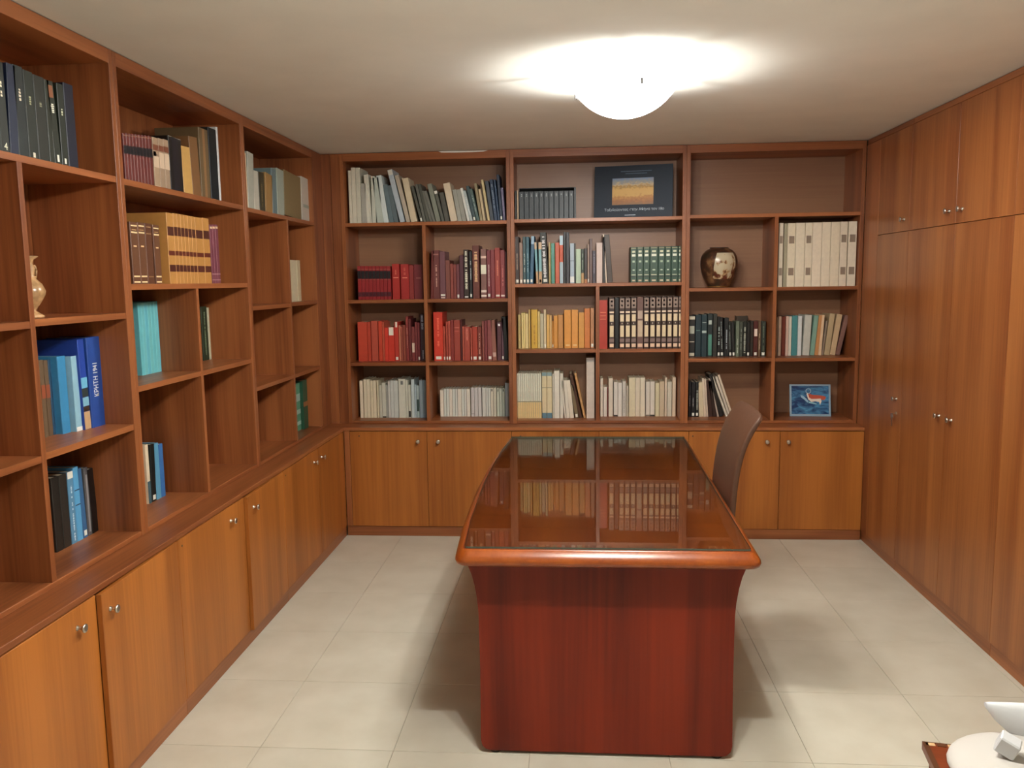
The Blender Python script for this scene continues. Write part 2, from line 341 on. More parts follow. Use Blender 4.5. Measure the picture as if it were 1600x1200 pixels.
 (0.4946,0.0511,0.228,0.0,0.07,'2c4a3a','b:.955:.975:a89e74:.8 b:.84:.9:b4b89c:.5 b:.73:.8:c0c6b4:.6 b:.56:.62:8fa48c:.4 b:.33:.37:9fb09a:.35 b:.2:.225:b4b89c:.7 b:.15:.175:10160f b:.03:.08:a89e80:.5'), (0.5481,0.0413,0.228,0.0,0.07,'2c4a3a','b:.955:.975:a89e74:.8 b:.84:.9:b4b89c:.5 b:.73:.8:c0c6b4:.6 b:.56:.62:8fa48c:.4 b:.33:.37:9fb09a:.35 b:.2:.225:b4b89c:.7 b:.15:.175:10160f b:.03:.08:a89e80:.5'), (0.5918,0.0374,0.228,0.0,0.07,'2c4a3a','b:.955:.975:a89e74:.8 b:.84:.9:b4b89c:.5 b:.73:.8:c0c6b4:.6 b:.56:.62:8fa48c:.4 b:.33:.37:9fb09a:.35 b:.2:.225:b4b89c:.7 b:.15:.175:10160f b:.03:.08:a89e80:.5'),
 (0.6315,0.0425,0.228,0.0,0.07,'2c4a3a','b:.955:.975:a89e74:.8 b:.84:.9:b4b89c:.5 b:.73:.8:c0c6b4:.6 b:.56:.62:8fa48c:.4 b:.33:.37:9fb09a:.35 b:.2:.225:b4b89c:.7 b:.15:.175:10160f b:.03:.08:a89e80:.5'), (0.6764,0.0187,0.228,0.0,0.07,'2c4a3a','b:.955:.975:a89e74:.8 b:.84:.9:b4b89c:.5 b:.73:.8:c0c6b4:.6 b:.56:.62:8fa48c:.4 b:.33:.37:9fb09a:.35 b:.2:.225:b4b89c:.7 b:.15:.175:10160f b:.03:.08:a89e80:.5'),
]),
('back middle bay yellow row', 'B', 1.218, 'yellow and orange books on the third shelf', [
 (-0.3691,0.0173,0.225,0.0,0.11,'a5935c',''), (-0.3474,0.0122,0.237,0.0,0.11,'c9b878',''), (-0.3337,0.0115,0.237,0.0,0.11,'c8b674',''),
 (-0.3206,0.0187,0.232,0.0,0.11,'c4b27a',''), (-0.299,0.0111,0.258,0.0,0.11,'b89c5a',''), (-0.2816,0.0411,0.258,0.0,0.11,'c09a2c','t:.1:.6:9a6a14'),
 (-0.2383,0.0151,0.245,0.0,0.11,'b8a468',''), (-0.2214,0.0219,0.23,0.0,0.11,'a09a80',''), (-0.1973,0.0143,0.257,0.0,0.11,'b8aa88','l'),
 (-0.1793,0.0194,0.224,0.0,0.11,'c49c50',''), (-0.158,0.0125,0.219,0.0,0.11,'c2a068',''), (-0.1433,0.0093,0.181,0.0,0.11,'c48428','l'),
 (-0.1321,0.0262,0.217,0.0,0.11,'c0822c',''), (-0.1034,0.0333,0.222,0.0,0.11,'b07a3a',''), (-0.0628,0.0451,0.253,0.0,0.11,'cc8a30','b:.055:.095:e8b078:.6'),
 (-0.014,0.0425,0.254,0.0,0.11,'cc8a34','b:.055:.095:e8b078:.6'), (0.0325,0.0371,0.235,0.0,0.11,'c48a38',''), (0.0719,0.0357,0.261,0.0,0.11,'c4702a',''),
 (0.1116,0.0224,0.264,0.0,0.11,'b07a50','l'),
]),
('back middle bay third shelf, right niche', 'B', 1.218, 'brown encyclopedia volumes', [
 (0.1637,0.0549,0.317,0.0,0.03,'a82a12','b:.6:.615:d07a50:.7 b:.67:.685:d07a50:.7 b:.74:.755:d07a50:.7'), (0.2296,0.0348,0.331,0.0,0.03,'3a241a','b:.03:.1:c4a88c:.75 b:.125:.2:6a5650:.85 b:.23:.455:c0b08c:.7 b:.48:.51:a89c88:.15 b:.53:.67:bfae8c:.7 b:.7:.735:c8b49c:.8 b:.79:.98:7e6c60:.8 b:.91:.95:2a1c16:.35 b:.825:.865:2a1c16:.35'), (0.2693,0.0259,0.331,0.0,0.06,'0f0c0a',''),
 (0.2969,0.0337,0.332,0.0,0.03,'3a241a','b:.03:.1:c4a88c:.75 b:.125:.2:6a5650:.85 b:.23:.455:c0b08c:.7 b:.48:.51:a89c88:.15 b:.53:.67:bfae8c:.7 b:.7:.735:c8b49c:.8 b:.79:.98:7e6c60:.8 b:.91:.95:2a1c16:.35 b:.825:.865:2a1c16:.35'), (0.3335,0.0351,0.332,0.0,0.03,'3a241a','b:.03:.1:c4a88c:.75 b:.125:.2:6a5650:.85 b:.23:.455:c0b08c:.7 b:.48:.51:a89c88:.15 b:.53:.67:bfae8c:.7 b:.7:.735:c8b49c:.8 b:.79:.98:7e6c60:.8 b:.91:.95:2a1c16:.35 b:.825:.865:2a1c16:.35'), (0.3716,0.0354,0.333,0.0,0.03,'3a241a','b:.03:.1:c4a88c:.75 b:.125:.2:6a5650:.85 b:.23:.455:c0b08c:.7 b:.48:.51:a89c88:.15 b:.53:.67:bfae8c:.7 b:.7:.735:c8b49c:.8 b:.79:.98:7e6c60:.8 b:.91:.95:2a1c16:.35 b:.825:.865:2a1c16:.35'),
 (0.4103,0.0401,0.333,0.0,0.03,'5a4038','b:.03:.1:b89c84:.75 b:.23:.55:a8967c:.75 b:.58:.74:9a8878:.75'), (0.4541,0.0332,0.334,0.0,0.03,'3a241a','b:.03:.1:c4a88c:.75 b:.125:.2:6a5650:.85 b:.23:.455:c0b08c:.7 b:.48:.51:a89c88:.15 b:.53:.67:bfae8c:.7 b:.7:.735:c8b49c:.8 b:.79:.98:7e6c60:.8 b:.91:.95:2a1c16:.35 b:.825:.865:2a1c16:.35'), (0.4917,0.0367,0.334,0.0,0.03,'3a241a','b:.03:.1:c4a88c:.75 b:.125:.2:6a5650:.85 b:.23:.455:c0b08c:.7 b:.48:.51:a89c88:.15 b:.53:.67:bfae8c:.7 b:.7:.735:c8b49c:.8 b:.79:.98:7e6c60:.8 b:.91:.95:2a1c16:.35 b:.825:.865:2a1c16:.35'),
 (0.5318,0.032,0.335,0.0,0.03,'3a241a','b:.03:.1:c4a88c:.75 b:.125:.2:6a5650:.85 b:.23:.455:c0b08c:.7 b:.48:.51:a89c88:.15 b:.53:.67:bfae8c:.7 b:.7:.735:c8b49c:.8 b:.79:.98:7e6c60:.8 b:.91:.95:2a1c16:.35 b:.825:.865:2a1c16:.35'), (0.5671,0.0327,0.335,0.0,0.03,'3a241a','b:.03:.1:c4a88c:.75 b:.125:.2:6a5650:.85 b:.23:.455:c0b08c:.7 b:.48:.51:a89c88:.15 b:.53:.67:bfae8c:.7 b:.7:.735:c8b49c:.8 b:.79:.98:7e6c60:.8 b:.91:.95:2a1c16:.35 b:.825:.865:2a1c16:.35'), (0.6031,0.0334,0.336,0.0,0.03,'3a241a','b:.03:.1:c4a88c:.75 b:.125:.2:6a5650:.85 b:.23:.455:c0b08c:.7 b:.48:.51:a89c88:.15 b:.53:.67:bfae8c:.7 b:.7:.735:c8b49c:.8 b:.79:.98:7e6c60:.8 b:.91:.95:2a1c16:.35 b:.825:.865:2a1c16:.35'),
 (0.6398,0.0341,0.336,0.0,0.03,'3a241a','b:.03:.1:c4a88c:.75 b:.125:.2:6a5650:.85 b:.23:.455:c0b08c:.7 b:.48:.51:a89c88:.15 b:.53:.67:bfae8c:.7 b:.7:.735:c8b49c:.8 b:.79:.98:7e6c60:.8 b:.91:.95:2a1c16:.35 b:.825:.865:2a1c16:.35'), (0.6772,0.0161,0.337,0.0,0.03,'3a241a','b:.03:.1:c4a88c:.75 b:.125:.2:6a5650:.85 b:.23:.455:c0b08c:.7 b:.48:.51:a89c88:.15 b:.53:.67:bfae8c:.7 b:.7:.735:c8b49c:.8 b:.79:.98:7e6c60:.8 b:.91:.95:2a1c16:.35 b:.825:.865:2a1c16:.35'),
]),
('back middle bay bottom, left niche', 'B', 0.747, 'pale books on the middle bottom shelf', [
 (-0.3852,0.0129,0.304,0.0,0.1,'b3b4a2','b:0:.36:c2aa74 b:.36:.385:7a7458'), (-0.3711,0.0129,0.304,0.0,0.1,'b3b4a2','b:0:.36:c2aa74 b:.36:.385:7a7458'), (-0.357,0.0129,0.304,0.0,0.1,'b3b4a2','b:0:.36:c2aa74 b:.36:.385:7a7458'),
 (-0.3429,0.0129,0.304,0.0,0.1,'b3b4a2','b:0:.36:c2aa74 b:.36:.385:7a7458'), (-0.3288,0.0129,0.304,0.0,0.1,'b3b4a2','b:0:.36:c2aa74 b:.36:.385:7a7458'), (-0.3147,0.0129,0.304,0.0,0.1,'b3b4a2','b:0:.36:c2aa74 b:.36:.385:7a7458'),
 (-0.3006,0.0129,0.304,0.0,0.1,'b3b4a2','b:0:.36:c2aa74 b:.36:.385:7a7458'), (-0.2866,0.0129,0.304,0.0,0.1,'b3b4a2','b:0:.36:c2aa74 b:.36:.385:7a7458'), (-0.2725,0.0128,0.304,0.0,0.1,'b3b4a2','b:0:.36:c2aa74 b:.36:.385:7a7458'),
 (-0.2584,0.0128,0.303,0.0,0.1,'b3b4a2','b:0:.36:c2aa74 b:.36:.385:7a7458'), (-0.2444,0.0128,0.303,0.0,0.1,'b3b4a2','b:0:.36:c2aa74 b:.36:.385:7a7458'), (-0.2303,0.0128,0.303,0.0,0.1,'b3b4a2','b:0:.36:c2aa74 b:.36:.385:7a7458'),
 (-0.213,0.0306,0.31,0.0,0.1,'b8ac88','b:0:.12:4a6a78 b:.92:1:6a8488 b:.66:.68:8a8468'), (-0.18,0.033,0.31,0.0,0.1,'b8ac88','b:0:.12:4a6a78 b:.92:1:6a8488 b:.66:.68:8a8468'), (-0.1429,0.0083,0.299,0.0,0.1,'b4b2a2',''),
 (-0.1321,0.0354,0.319,0.0,0.1,'bab6a8',''), (-0.0934,0.0214,0.302,0.0,0.1,'b6b2a4',''), (-0.0638,0.0107,0.254,-4.7,0.1,'b8b2a4',''),
 (-0.0507,0.0213,0.256,-4.3,0.1,'bab4a4',''), (-0.0268,0.0262,0.256,-5.6,0.1,'bcb4a2',''), (0.0077,0.0235,0.226,-8.6,0.1,'6a5c42','l'),
 (0.0356,0.02,0.306,-12.7,0.1,'4a2c18',''), (0.0643,0.0152,0.308,-11.7,0.1,'b08450',''), (0.0831,0.0528,0.406,0.0,0.1,'b3a698','b:.93:.99:9a948c'),
]),
('back middle bay bottom, right niche', 'B', 0.747, 'white books on the middle bottom shelf', [
 (0.1778,0.0173,0.259,0.0,0.17,'bdb5a2',''), (0.1989,0.0237,0.2,0.0,0.17,'bcb4a6',''), (0.225,0.0056,0.198,0.0,0.17,'6c2018',''),
 (0.2329,0.0286,0.259,0.0,0.17,'bcb2a0',''), (0.2675,0.0263,0.234,0.0,0.17,'b9b5aa','b:0:.045:2a2018'), (0.2958,0.0267,0.23,0.0,0.17,'b9b5aa',''),
 (0.3259,0.0229,0.24,0.0,0.17,'a5a298','t:.1:.6:85827a'), (0.3514,0.0139,0.209,0.0,0.17,'9c9686',''), (0.3691,0.042,0.264,0.0,0.17,'b8b092',''),
 (0.4126,0.03,0.263,0.0,0.17,'b7ad98',''), (0.4445,0.0325,0.263,0.0,0.17,'bab29c',''), (0.4827,0.0265,0.236,0.0,0.17,'b3ada0','b:0:.05:6a6050'),
 (0.5116,0.0299,0.237,0.0,0.17,'b5afa2','b:0:.05:2a2218'), (0.5452,0.0261,0.227,0.0,0.17,'b4ac8a',''), (0.5736,0.0313,0.237,0.0,0.17,'ab9c80',''),
 (0.6087,0.0141,0.263,0.0,0.17,'bcac94',''), (0.6255,0.0294,0.235,0.0,0.17,'aea896',''), (0.6587,0.0223,0.264,0.0,0.17,'c0ac92',''),
]),
('back right bay white set', 'B', 1.605, 'white boxed volumes on the second shelf', [
 (1.3019,0.0264,0.402,0.0,0.035,'b5ad9a','b:.68:.8:746656:.68 b:.18:.3:746656:.68'), (1.3364,0.0195,0.399,0.0,0.055,'85806a',''), (1.3563,0.0479,0.4,0.0,0.035,'bab29a','b:.68:.8:746656:.68 b:.18:.3:746656:.68'),
 (1.4062,0.0562,0.401,0.0,0.035,'bcb49e',''), (1.4645,0.0434,0.401,0.0,0.035,'bab29c','b:.68:.8:746656:.68 b:.18:.3:746656:.68'), (1.5099,0.0561,0.401,0.0,0.035,'bfb5a0',''),
 (1.5679,0.0528,0.402,0.0,0.035,'bcb29c',''), (1.6227,0.0551,0.402,0.0,0.035,'b9af98',''), (1.6802,0.0443,0.403,0.0,0.035,'b8ae9a','b:.68:.8:746656:.68 b:.18:.3:746656:.68'),
 (1.7301,0.0514,0.404,0.0,0.035,'b9b09c','b:.68:.8:746656:.68 b:.18:.3:746656:.68'),
]),
('back right bay dark row', 'B', 1.152, 'dark books on the third shelf', [
 (0.7569,0.0408,0.273,0.0,0.13,'1c1a18','b:.9:.98:b8b4a0:.9 b:.56:.75:9aa090:.75 b:.35:.38:a8a698:.8 b:.02:.1:b4b09c:.8'), (0.8006,0.0358,0.276,0.0,0.13,'173038','b:.62:.64:5a8070:.7'), (0.8393,0.0358,0.279,0.0,0.13,'16333a','b:.56:.62:8fa09a:.8 b:.8:.82:8fa09a:.7'),
 (0.878,0.0336,0.283,0.0,0.13,'142628','b:.03:.52:3f7a6a:.65 b:.75:.85:9aa8a0:.6'), (0.9142,0.0262,0.281,0.0,0.13,'2c2e28',''), (0.9434,0.0189,0.262,0.0,0.13,'1b1a1a','T:.3:.75:8fa09c l'),
 (0.9641,0.0213,0.258,-2.3,0.13,'1a1a1c','t:.2:.9:7c8a88 l'), (0.9872,0.0304,0.254,0.0,0.13,'181c1e','t:.2:.7:8f9aa0'), (1.0194,0.0198,0.229,-2.8,0.13,'1d201e','t:.2:.9:6c7a74 l'),
 (1.0408,0.0195,0.227,-2.9,0.13,'1c1e1c','l'), (1.0632,0.0216,0.232,0.0,0.13,'56604f','t:.1:.5:a8b0a0'), (1.0863,0.0202,0.229,0.0,0.13,'3c4238','t:.2:.8:7a8478'),
 (1.1083,0.0233,0.228,0.0,0.13,'22261f','T:.1:.85:9aa090'), (1.1335,0.0198,0.225,0.0,0.13,'1a1a18','l'), (1.1554,0.0194,0.231,0.0,0.13,'2a221a',''),
 (1.1767,0.0274,0.232,0.0,0.13,'4c1a12','b:.57:.78:d0b8a8:.7 l'), (1.2064,0.0173,0.231,0.0,0.13,'5c4630','t:.2:.65:b8a890'), (1.2255,0.0295,0.23,0.0,0.13,'262c22','t:.1:.95:5c6a54 l'),
 [1.0899,0.0762,0.26,0.0,0.27,'3c3022',''],
]),
('back right bay third shelf, right niche', 'B', 1.152, 'pale books on the third shelf', [
 (1.3309,0.0094,0.254,0.0,0.17,'907a60',''), (1.3454,0.0188,0.259,0.0,0.17,'b4a08a',''), (1.3664,0.0242,0.258,0.0,0.17,'6e2a18',''),
 (1.3932,0.0173,0.26,0.0,0.17,'b89c8a',''), (1.4124,0.0177,0.258,0.0,0.17,'b4b0a0',''), (1.4319,0.0364,0.262,0.0,0.17,'3a7a7c',''),
 (1.4706,0.0259,0.26,0.0,0.17,'b0b6b4',''), (1.5038,0.0446,0.266,2.2,0.17,'a2a49a',''), (1.5522,0.0279,0.263,4.7,0.17,'6a8c7c',''),
 (1.5824,0.0215,0.263,4.7,0.17,'b07c48',''), (1.6062,0.0193,0.266,3.3,0.17,'c0a684',''), (1.6278,0.0114,0.228,5.4,0.17,'7a6c5c',''),
 (1.6429,0.0342,0.272,6.2,0.17,'9c8a68',''), (1.6792,0.0344,0.269,8.4,0.17,'ac9470',''), (1.7162,0.028,0.264,11.5,0.17,'6c4c42',''),
]),
('back right bay bottom, left niche', 'B', 0.747, 'leaning books on the right bottom shelf', [
 (0.7647,0.0154,0.241,0.0,0.15,'18151a','t:.3:.6:8a8488'), (0.7821,0.025,0.234,0.0,0.15,'16151a','t:.3:.55:8a8c8c l'), (0.8091,0.0225,0.234,0.0,0.15,'181a18','T:.2:.8:8f9488 l'),
 (0.8348,0.0303,0.232,-3.0,0.15,'b8aa8c',''), (0.8671,0.0147,0.258,-3.9,0.15,'bcae98',''), (0.8838,0.0117,0.256,-4.2,0.15,'b4a492',''),
 (0.8988,0.026,0.247,-4.7,0.15,'3c2018',''), (0.9269,0.0256,0.241,-9.0,0.15,'321a12',''), (0.9549,0.0118,0.264,-13.5,0.15,'988a7e',''),
 (0.9704,0.0251,0.293,-15.2,0.15,'181310',''), (1.0106,0.0145,0.285,-20.4,0.15,'aea898',''), (1.0282,0.015,0.284,-19.0,0.15,'b0a898',''),
 (1.0461,0.015,0.295,-18.7,0.15,'b6a892',''),
]),
('left wall near unit top shelf', 'L', 2.057, 'dark tall volumes on the near unit', [
 (2.3059,0.0443,0.249,2.6,0.02,'1d231c','t:.62:.8:c8c0a8 b:.02:.1:d0c8b4:.3'), (2.3527,0.0365,0.258,0.0,0.02,'1f261f','t:.62:.8:c8c0a8 N4:.03:.12'), (2.3916,0.0372,0.262,3.1,0.02,'13203a',''),
 (2.431,0.0452,0.266,0.0,0.02,'1a2524','t:.62:.75:b8b09a'), (2.4788,0.0433,0.262,0.0,0.02,'20281f','t:.62:.72:8a8c6c b:.02:.08:b8b4a0:.25'), (2.5247,0.0512,0.259,0.0,0.02,'242820','t:.62:.7:7a7c64'),
 (2.5791,0.0228,0.257,0.0,0.02,'232a1c',''), (2.6047,0.0344,0.257,-3.6,0.02,'252c20','T:.62:.73:d0ccb4 b:.8:.95:7a4a2c:.6 b:.03:.12:c8c8b8:.3'), (2.6425,0.0328,0.26,0.0,0.02,'222a20','t:.62:.7:b8bca0 b:.03:.1:c8c8b8:.3'),
 (2.6783,0.0521,0.27,0.0,0.02,'10162c',''),
]),
('left wall middle unit top shelf', 'L', 2.056, 'old volumes on the second unit top shelf', [
 (3.026,0.0205,0.17,0.0,0.02,'5a231e','b:.57:.75:1c1a20 b:.95:.97:8a6a54'), (3.0483,0.0208,0.173,0.0,0.02,'5a231e','b:.57:.75:1c1a20 b:.95:.97:8a6a54'), (3.0709,0.0211,0.175,0.0,0.02,'5a231e','b:.57:.75:1c1a20 b:.95:.97:8a6a54'),
 (3.0938,0.0214,0.178,0.0,0.02,'5a231e','b:.57:.75:1c1a20 b:.95:.97:8a6a54'), (3.1171,0.0218,0.181,0.0,0.02,'5a231e','b:.57:.75:1c1a20 b:.95:.97:8a6a54'), (3.1407,0.0221,0.183,0.0,0.02,'5a231e','b:.57:.75:1c1a20 b:.95:.97:8a6a54'),
 (3.1647,0.0225,0.186,0.0,0.02,'5a231e','b:.57:.75:1c1a20 b:.95:.97:8a6a54'), (3.189,0.0228,0.189,0.0,0.02,'5a231e','b:.57:.75:1c1a20 b:.95:.97:8a6a54'), (3.2137,0.0232,0.192,0.0,0.02,'5a231e','b:.57:.75:1c1a20 b:.95:.97:8a6a54'),
 (3.2442,0.0433,0.193,0.0,0.02,'8a745c','b:.62:.72:7a5a44 b:.4:.72:b09c84 b:.74:.86:6c3c28 b:.0:.03:b8a890'), (3.2912,0.0393,0.196,0.0,0.02,'84705a','b:.4:.72:b09c84 b:.74:.86:6c3c28'), (3.3336,0.0392,0.199,0.0,0.02,'86725c','b:.4:.72:b09c84 b:.74:.86:6c3c28'),
 (3.376,0.1111,0.221,0.0,0.02,'1a1512','b:.985:1:8f8878 b:0:1:1c1820:.5'), (3.4917,0.0824,0.197,-2.6,0.02,'b08a48',''), (3.5777,0.0802,0.25,-3.8,0.02,'6c4c2a',''),
 (3.6623,0.0922,0.305,0.0,0.02,'5a4a30','b:0:1:7c5c38:.25'), (3.7612,0.085,0.323,0.0,0.02,'0f1c22',''), (3.8501,0.0178,0.339,0.0,0.02,'a8acac',''),
]),
('left wall middle unit second shelf', 'L', 1.674, 'leather volumes on the second unit', [
 (3.0851,0.0549,0.236,0.0,0.05,'5c3a24','b:.93:.955:d0b888:.8 b:.87:.885:b09060:.6 b:.82:.85:d0b888:.8 b:.6:.63:c8ac7c:.4 b:.11:.14:d0b888:.8 b:.02:.05:d0b888:.8'), (3.1418,0.0525,0.238,0.0,0.05,'5c3a24','b:.93:.955:d0b888:.8 b:.87:.885:b09060:.6 b:.82:.85:d0b888:.8 b:.6:.63:c8ac7c:.4 b:.11:.14:d0b888:.8 b:.02:.05:d0b888:.8'), (3.1962,0.0521,0.238,0.0,0.05,'55321f','b:.93:.95:8a6c48:.7 b:.82:.84:8a6c48:.7 b:.11:.13:8a6c48:.7'),
 (3.2581,0.0506,0.236,0.0,0.05,'5a3824','b:.93:.955:d0b888:.8 b:.87:.885:b09060:.6 b:.82:.85:d0b888:.8 b:.6:.63:c8ac7c:.4 b:.11:.14:d0b888:.8 b:.02:.05:d0b888:.8'), (3.3173,0.0564,0.288,0.0,0.02,'a87838','b:.68:.81:4c2418:.92 b:.4:.47:5c2414:.92 b:.17:.27:4c2014:.92'), (3.3757,0.0295,0.29,0.0,0.02,'a87838','b:.68:.81:4c2418:.92 b:.4:.47:5c2414:.92 b:.17:.27:4c2014:.92'),
 (3.4072,0.03,0.29,0.0,0.02,'a87838','b:.68:.81:4c2418:.92 b:.4:.47:5c2414:.92 b:.17:.27:4c2014:.92'), (3.4393,0.0306,0.29,0.0,0.02,'a87838','b:.68:.81:4c2418:.92 b:.4:.47:5c2414:.92 b:.17:.27:4c2014:.92'), (3.472,0.0312,0.29,0.0,0.02,'a87838','b:.68:.81:4c2418:.92 b:.4:.47:5c2414:.92 b:.17:.27:4c2014:.92'),
 (3.5053,0.0318,0.289,0.0,0.02,'a87838','b:.68:.81:4c2418:.92 b:.4:.47:5c2414:.92 b:.17:.27:4c2014:.92'), (3.5392,0.0324,0.289,0.0,0.02,'a87838','b:.68:.81:4c2418:.92 b:.4:.47:5c2414:.92 b:.17:.27:4c2014:.92'), (3.5737,0.0724,0.289,0.0,0.02,'a87838','b:.68:.81:4c2418:.92 b:.4:.47:5c2414:.92 b:.17:.27:4c2014:.92'),
 (3.6484,0.0644,0.291,0.0,0.02,'a87838','b:.68:.81:4c2418:.92 b:.4:.47:5c2414:.92 b:.17:.27:4c2014:.92'), (3.7878,0.028,0.271,0.0,0.05,'6a3440','b:.93:.97:c8b088:.8 b:.15:.17:a07c7c b:.05:.07:a07c7c'), (3.8181,0.0285,0.273,0.0,0.05,'6a3440','b:.93:.97:c8b088:.8 b:.15:.17:a07c7c b:.05:.07:a07c7c'),
 (3.8489,0.0289,0.275,0.0,0.05,'6a3440','b:.93:.97:c8b088:.8 b:.15:.17:a07c7c b:.05:.07:a07c7c'),
]),
('left wall far unit top shelf', 'L', 2.052, 'pale books on the far unit', [
 (4.2013,0.0175,0.278,0.0,0.03,'b8a88c',''), (4.2233,0.0795,0.288,3.4,0.03,'8a8c80',''), (4.3057,0.067,0.206,0.0,0.03,'9c9a8c',''),
 (4.3774,0.0795,0.209,0.0,0.03,'3a341e','t:.1:.7:6a5c38'), (4.4639,0.1013,0.21,5.4,0.03,'8a6a38',''), (4.573,0.0701,0.251,0.0,0.03,'56686a',''),
 (4.6472,0.1091,0.259,3.0,0.03,'7e887c',''), (4.7654,0.2903,0.257,2.7,0.03,'6c5c38',''), (5.0726,0.165,0.264,2.2,0.03,'a09c90','b:.3:.38:7a8478:.7'),
]),
('left wall middle unit turquoise row', 'L', 1.292, 'turquoise booklets on the second unit', [
 (3.3431,0.0239,0.304,0.0,0.18,'52a4ac',''), (3.3685,0.0243,0.304,0.0,0.18,'5aa6ac',''), (3.3943,0.0247,0.305,0.0,0.18,'4e9fae',''),
 (3.4204,0.025,0.306,0.0,0.18,'58a4a8',''), (3.4469,0.0254,0.306,0.0,0.18,'52a4ac',''), (3.4739,0.0258,0.307,0.0,0.18,'5aa6ac',''),
 (3.5012,0.0262,0.308,0.0,0.18,'4e9fae',''), (3.5289,0.0266,0.308,0.0,0.18,'58a4a8',''), (3.563,0.0517,0.307,0.0,0.18,'40a4b8','b:0:.05:c8c8bc'),
]),
('left wall middle unit third shelf', 'L', 1.292, 'books on the second unit third shelf', [
 (3.9939,0.0635,0.268,0.0,0.21,'1d3320','t:.1:.9:5a6c54'), (4.0638,0.0331,0.262,0.0,0.21,'9c9a80',''), (4.0997,0.0222,0.26,0.0,0.21,'2a3a26','b:.0:.07:d8d0c0'),
]),
('left wall middle unit bottom', 'L', 0.747, 'small books on the second unit floor', [
 (3.3051,0.0231,0.254,0.0,0.17,'c4b89c','b:0:.38:35525a'), (3.3325,0.0375,0.247,2.5,0.17,'12201f','l'), (3.3743,0.0394,0.244,0.0,0.17,'4a8cac',''),
 (3.4172,0.0339,0.234,0.0,0.17,'2a64a0',''),
]),
('left wall near unit bottom', 'L', 0.747, 'books on the near unit floor', [
 (2.6714,0.0411,0.264,0.0,0.17,'26241f',''), (2.7156,0.0424,0.263,0.0,0.17,'2a2823',''), (2.7625,0.0325,0.264,0.0,0.17,'4a7c9c','t:0:.8:a8bcc4 b:.9:1:d8d0bc'),
 (2.7976,0.0314,0.272,0.0,0.17,'4a94c0','b:.68:.7:1c3a5a b:.48:.5:1c3a5a'), (2.8317,0.0269,0.261,-2.2,0.17,'2c5a84','l'), (2.862,0.0255,0.256,0.0,0.17,'4a4a4c','b:.05:.9:7a7c80:.4'),
 (2.8922,0.0408,0.244,-2.9,0.17,'141416',''),
]),
('left wall near unit blue row', 'L', 1.157, 'blue books on the near unit', [
 (2.6613,0.0202,0.265,0.0,0.17,'5c4a34','b:.5:.68:8a4424'), (2.6857,0.0206,0.262,0.0,0.17,'5a4630','b:.5:.68:8a4424'), (2.7093,0.0453,0.262,0.0,0.17,'1f4460','b:0:.6:8fb0c0:.3'),
 (2.7209,0.0463,0.271,0.0,0.145,'2a7aa8',''), (2.7702,0.0343,0.268,0.0,0.125,'7aa4b4','b:0:.06:d0ccc0'), (2.8049,0.0368,0.324,-1.4,0.115,'123a94','b:0:.2:a88a64 b:.2:.26:3a2c20 b:.26:.36:6aa0b4 b:.36:.46:2c3838 b:.46:.58:5aa4c4'),
 (2.8421,0.0834,0.328,0.0,0.11,'14408c','K'),
]),
('left wall far unit second shelf', 'L', 1.560, 'pale books on the far unit second shelf', [
 (4.8929,0.1221,0.25,0.0,0.06,'b0a98c',''), (5.0219,0.06,0.251,0.0,0.06,'a89f80',''),
]),
('left wall far unit bottom', 'L', 0.747, 'green books on the far unit floor', [
 (5.0,0.085,0.3,0.0,0.1,'4c8468','b:.62:.78:8aa498 b:.35:.45:86a89a b:.12:.2:90b0a0'), (5.086,0.085,0.31,0.0,0.08,'1d4a34','b:.46:.56:8a5a30'),
]),
]

# ------------------------------------------------------------------ room shell
XL, YB, XR, H = -1.631, 5.403, 1.812, 2.5
FZ = 0.747                      # height of the bookcase floors
floor = thing('floor', 'pale cream square tiled floor of the study', 'floor', kind='structure')
bx('grout_bed', floor, GROUT, (-2.05, -1.3, -0.05), (2.45, 5.78, -0.003))
tm, tnt, tb = nmat('cream_floor_tile')
ttc = N(tnt, 'ShaderNodeTexCoord'); toi = N(tnt, 'ShaderNodeObjectInfo')
tva = N(tnt, 'ShaderNodeVectorMath', operation='ADD')
tnt.links.new(ttc.outputs['Object'], tva.inputs[0]); tnt.links.new(toi.outputs['Location'], tva.inputs[1])
tn = N(tnt, 'ShaderNodeTexNoise'); tn.inputs['Scale'].default_value = 5.0; tn.inputs['Detail'].default_value = 6
tnt.links.new(tva.outputs[0], tn.inputs['Vector'])
tr = N(tnt, 'ShaderNodeValToRGB')
tr.color_ramp.elements[0].position = 0.3; tr.color_ramp.elements[1].position = 0.7
tr.color_ramp.elements[0].color = lin('cdc2aa', 1, (.96, 1.02, 1.1)); tr.color_ramp.elements[1].color = lin('d9cfb8', 1, (.96, 1.02, 1.1))
tnt.links.new(tn.outputs['Fac'], tr.inputs['Fac'])
thv = N(tnt, 'ShaderNodeHueSaturation')
tmr = N(tnt, 'ShaderNodeMapRange'); tmr.inputs[3].default_value = 0.96; tmr.inputs[4].default_value = 1.03
tnt.links.new(toi.outputs['Random'], tmr.inputs[0]); tnt.links.new(tmr.outputs[0], thv.inputs['Value'])
tnt.links.new(tr.outputs['Color'], thv.inputs['Color']); tnt.links.new(thv.outputs['Color'], tb.inputs['Base Color'])
tb.inputs['Roughness'].default_value = 0.33
TX, TY = 0.489, 0.5
bm = bmesh.new(); box(bm, 0.001, TX - 0.001, 0.001, TY - 0.001, -0.004, 0.0, 0.0006)
tile0 = obj('floor_tile', bm, tm, floor)
first = True
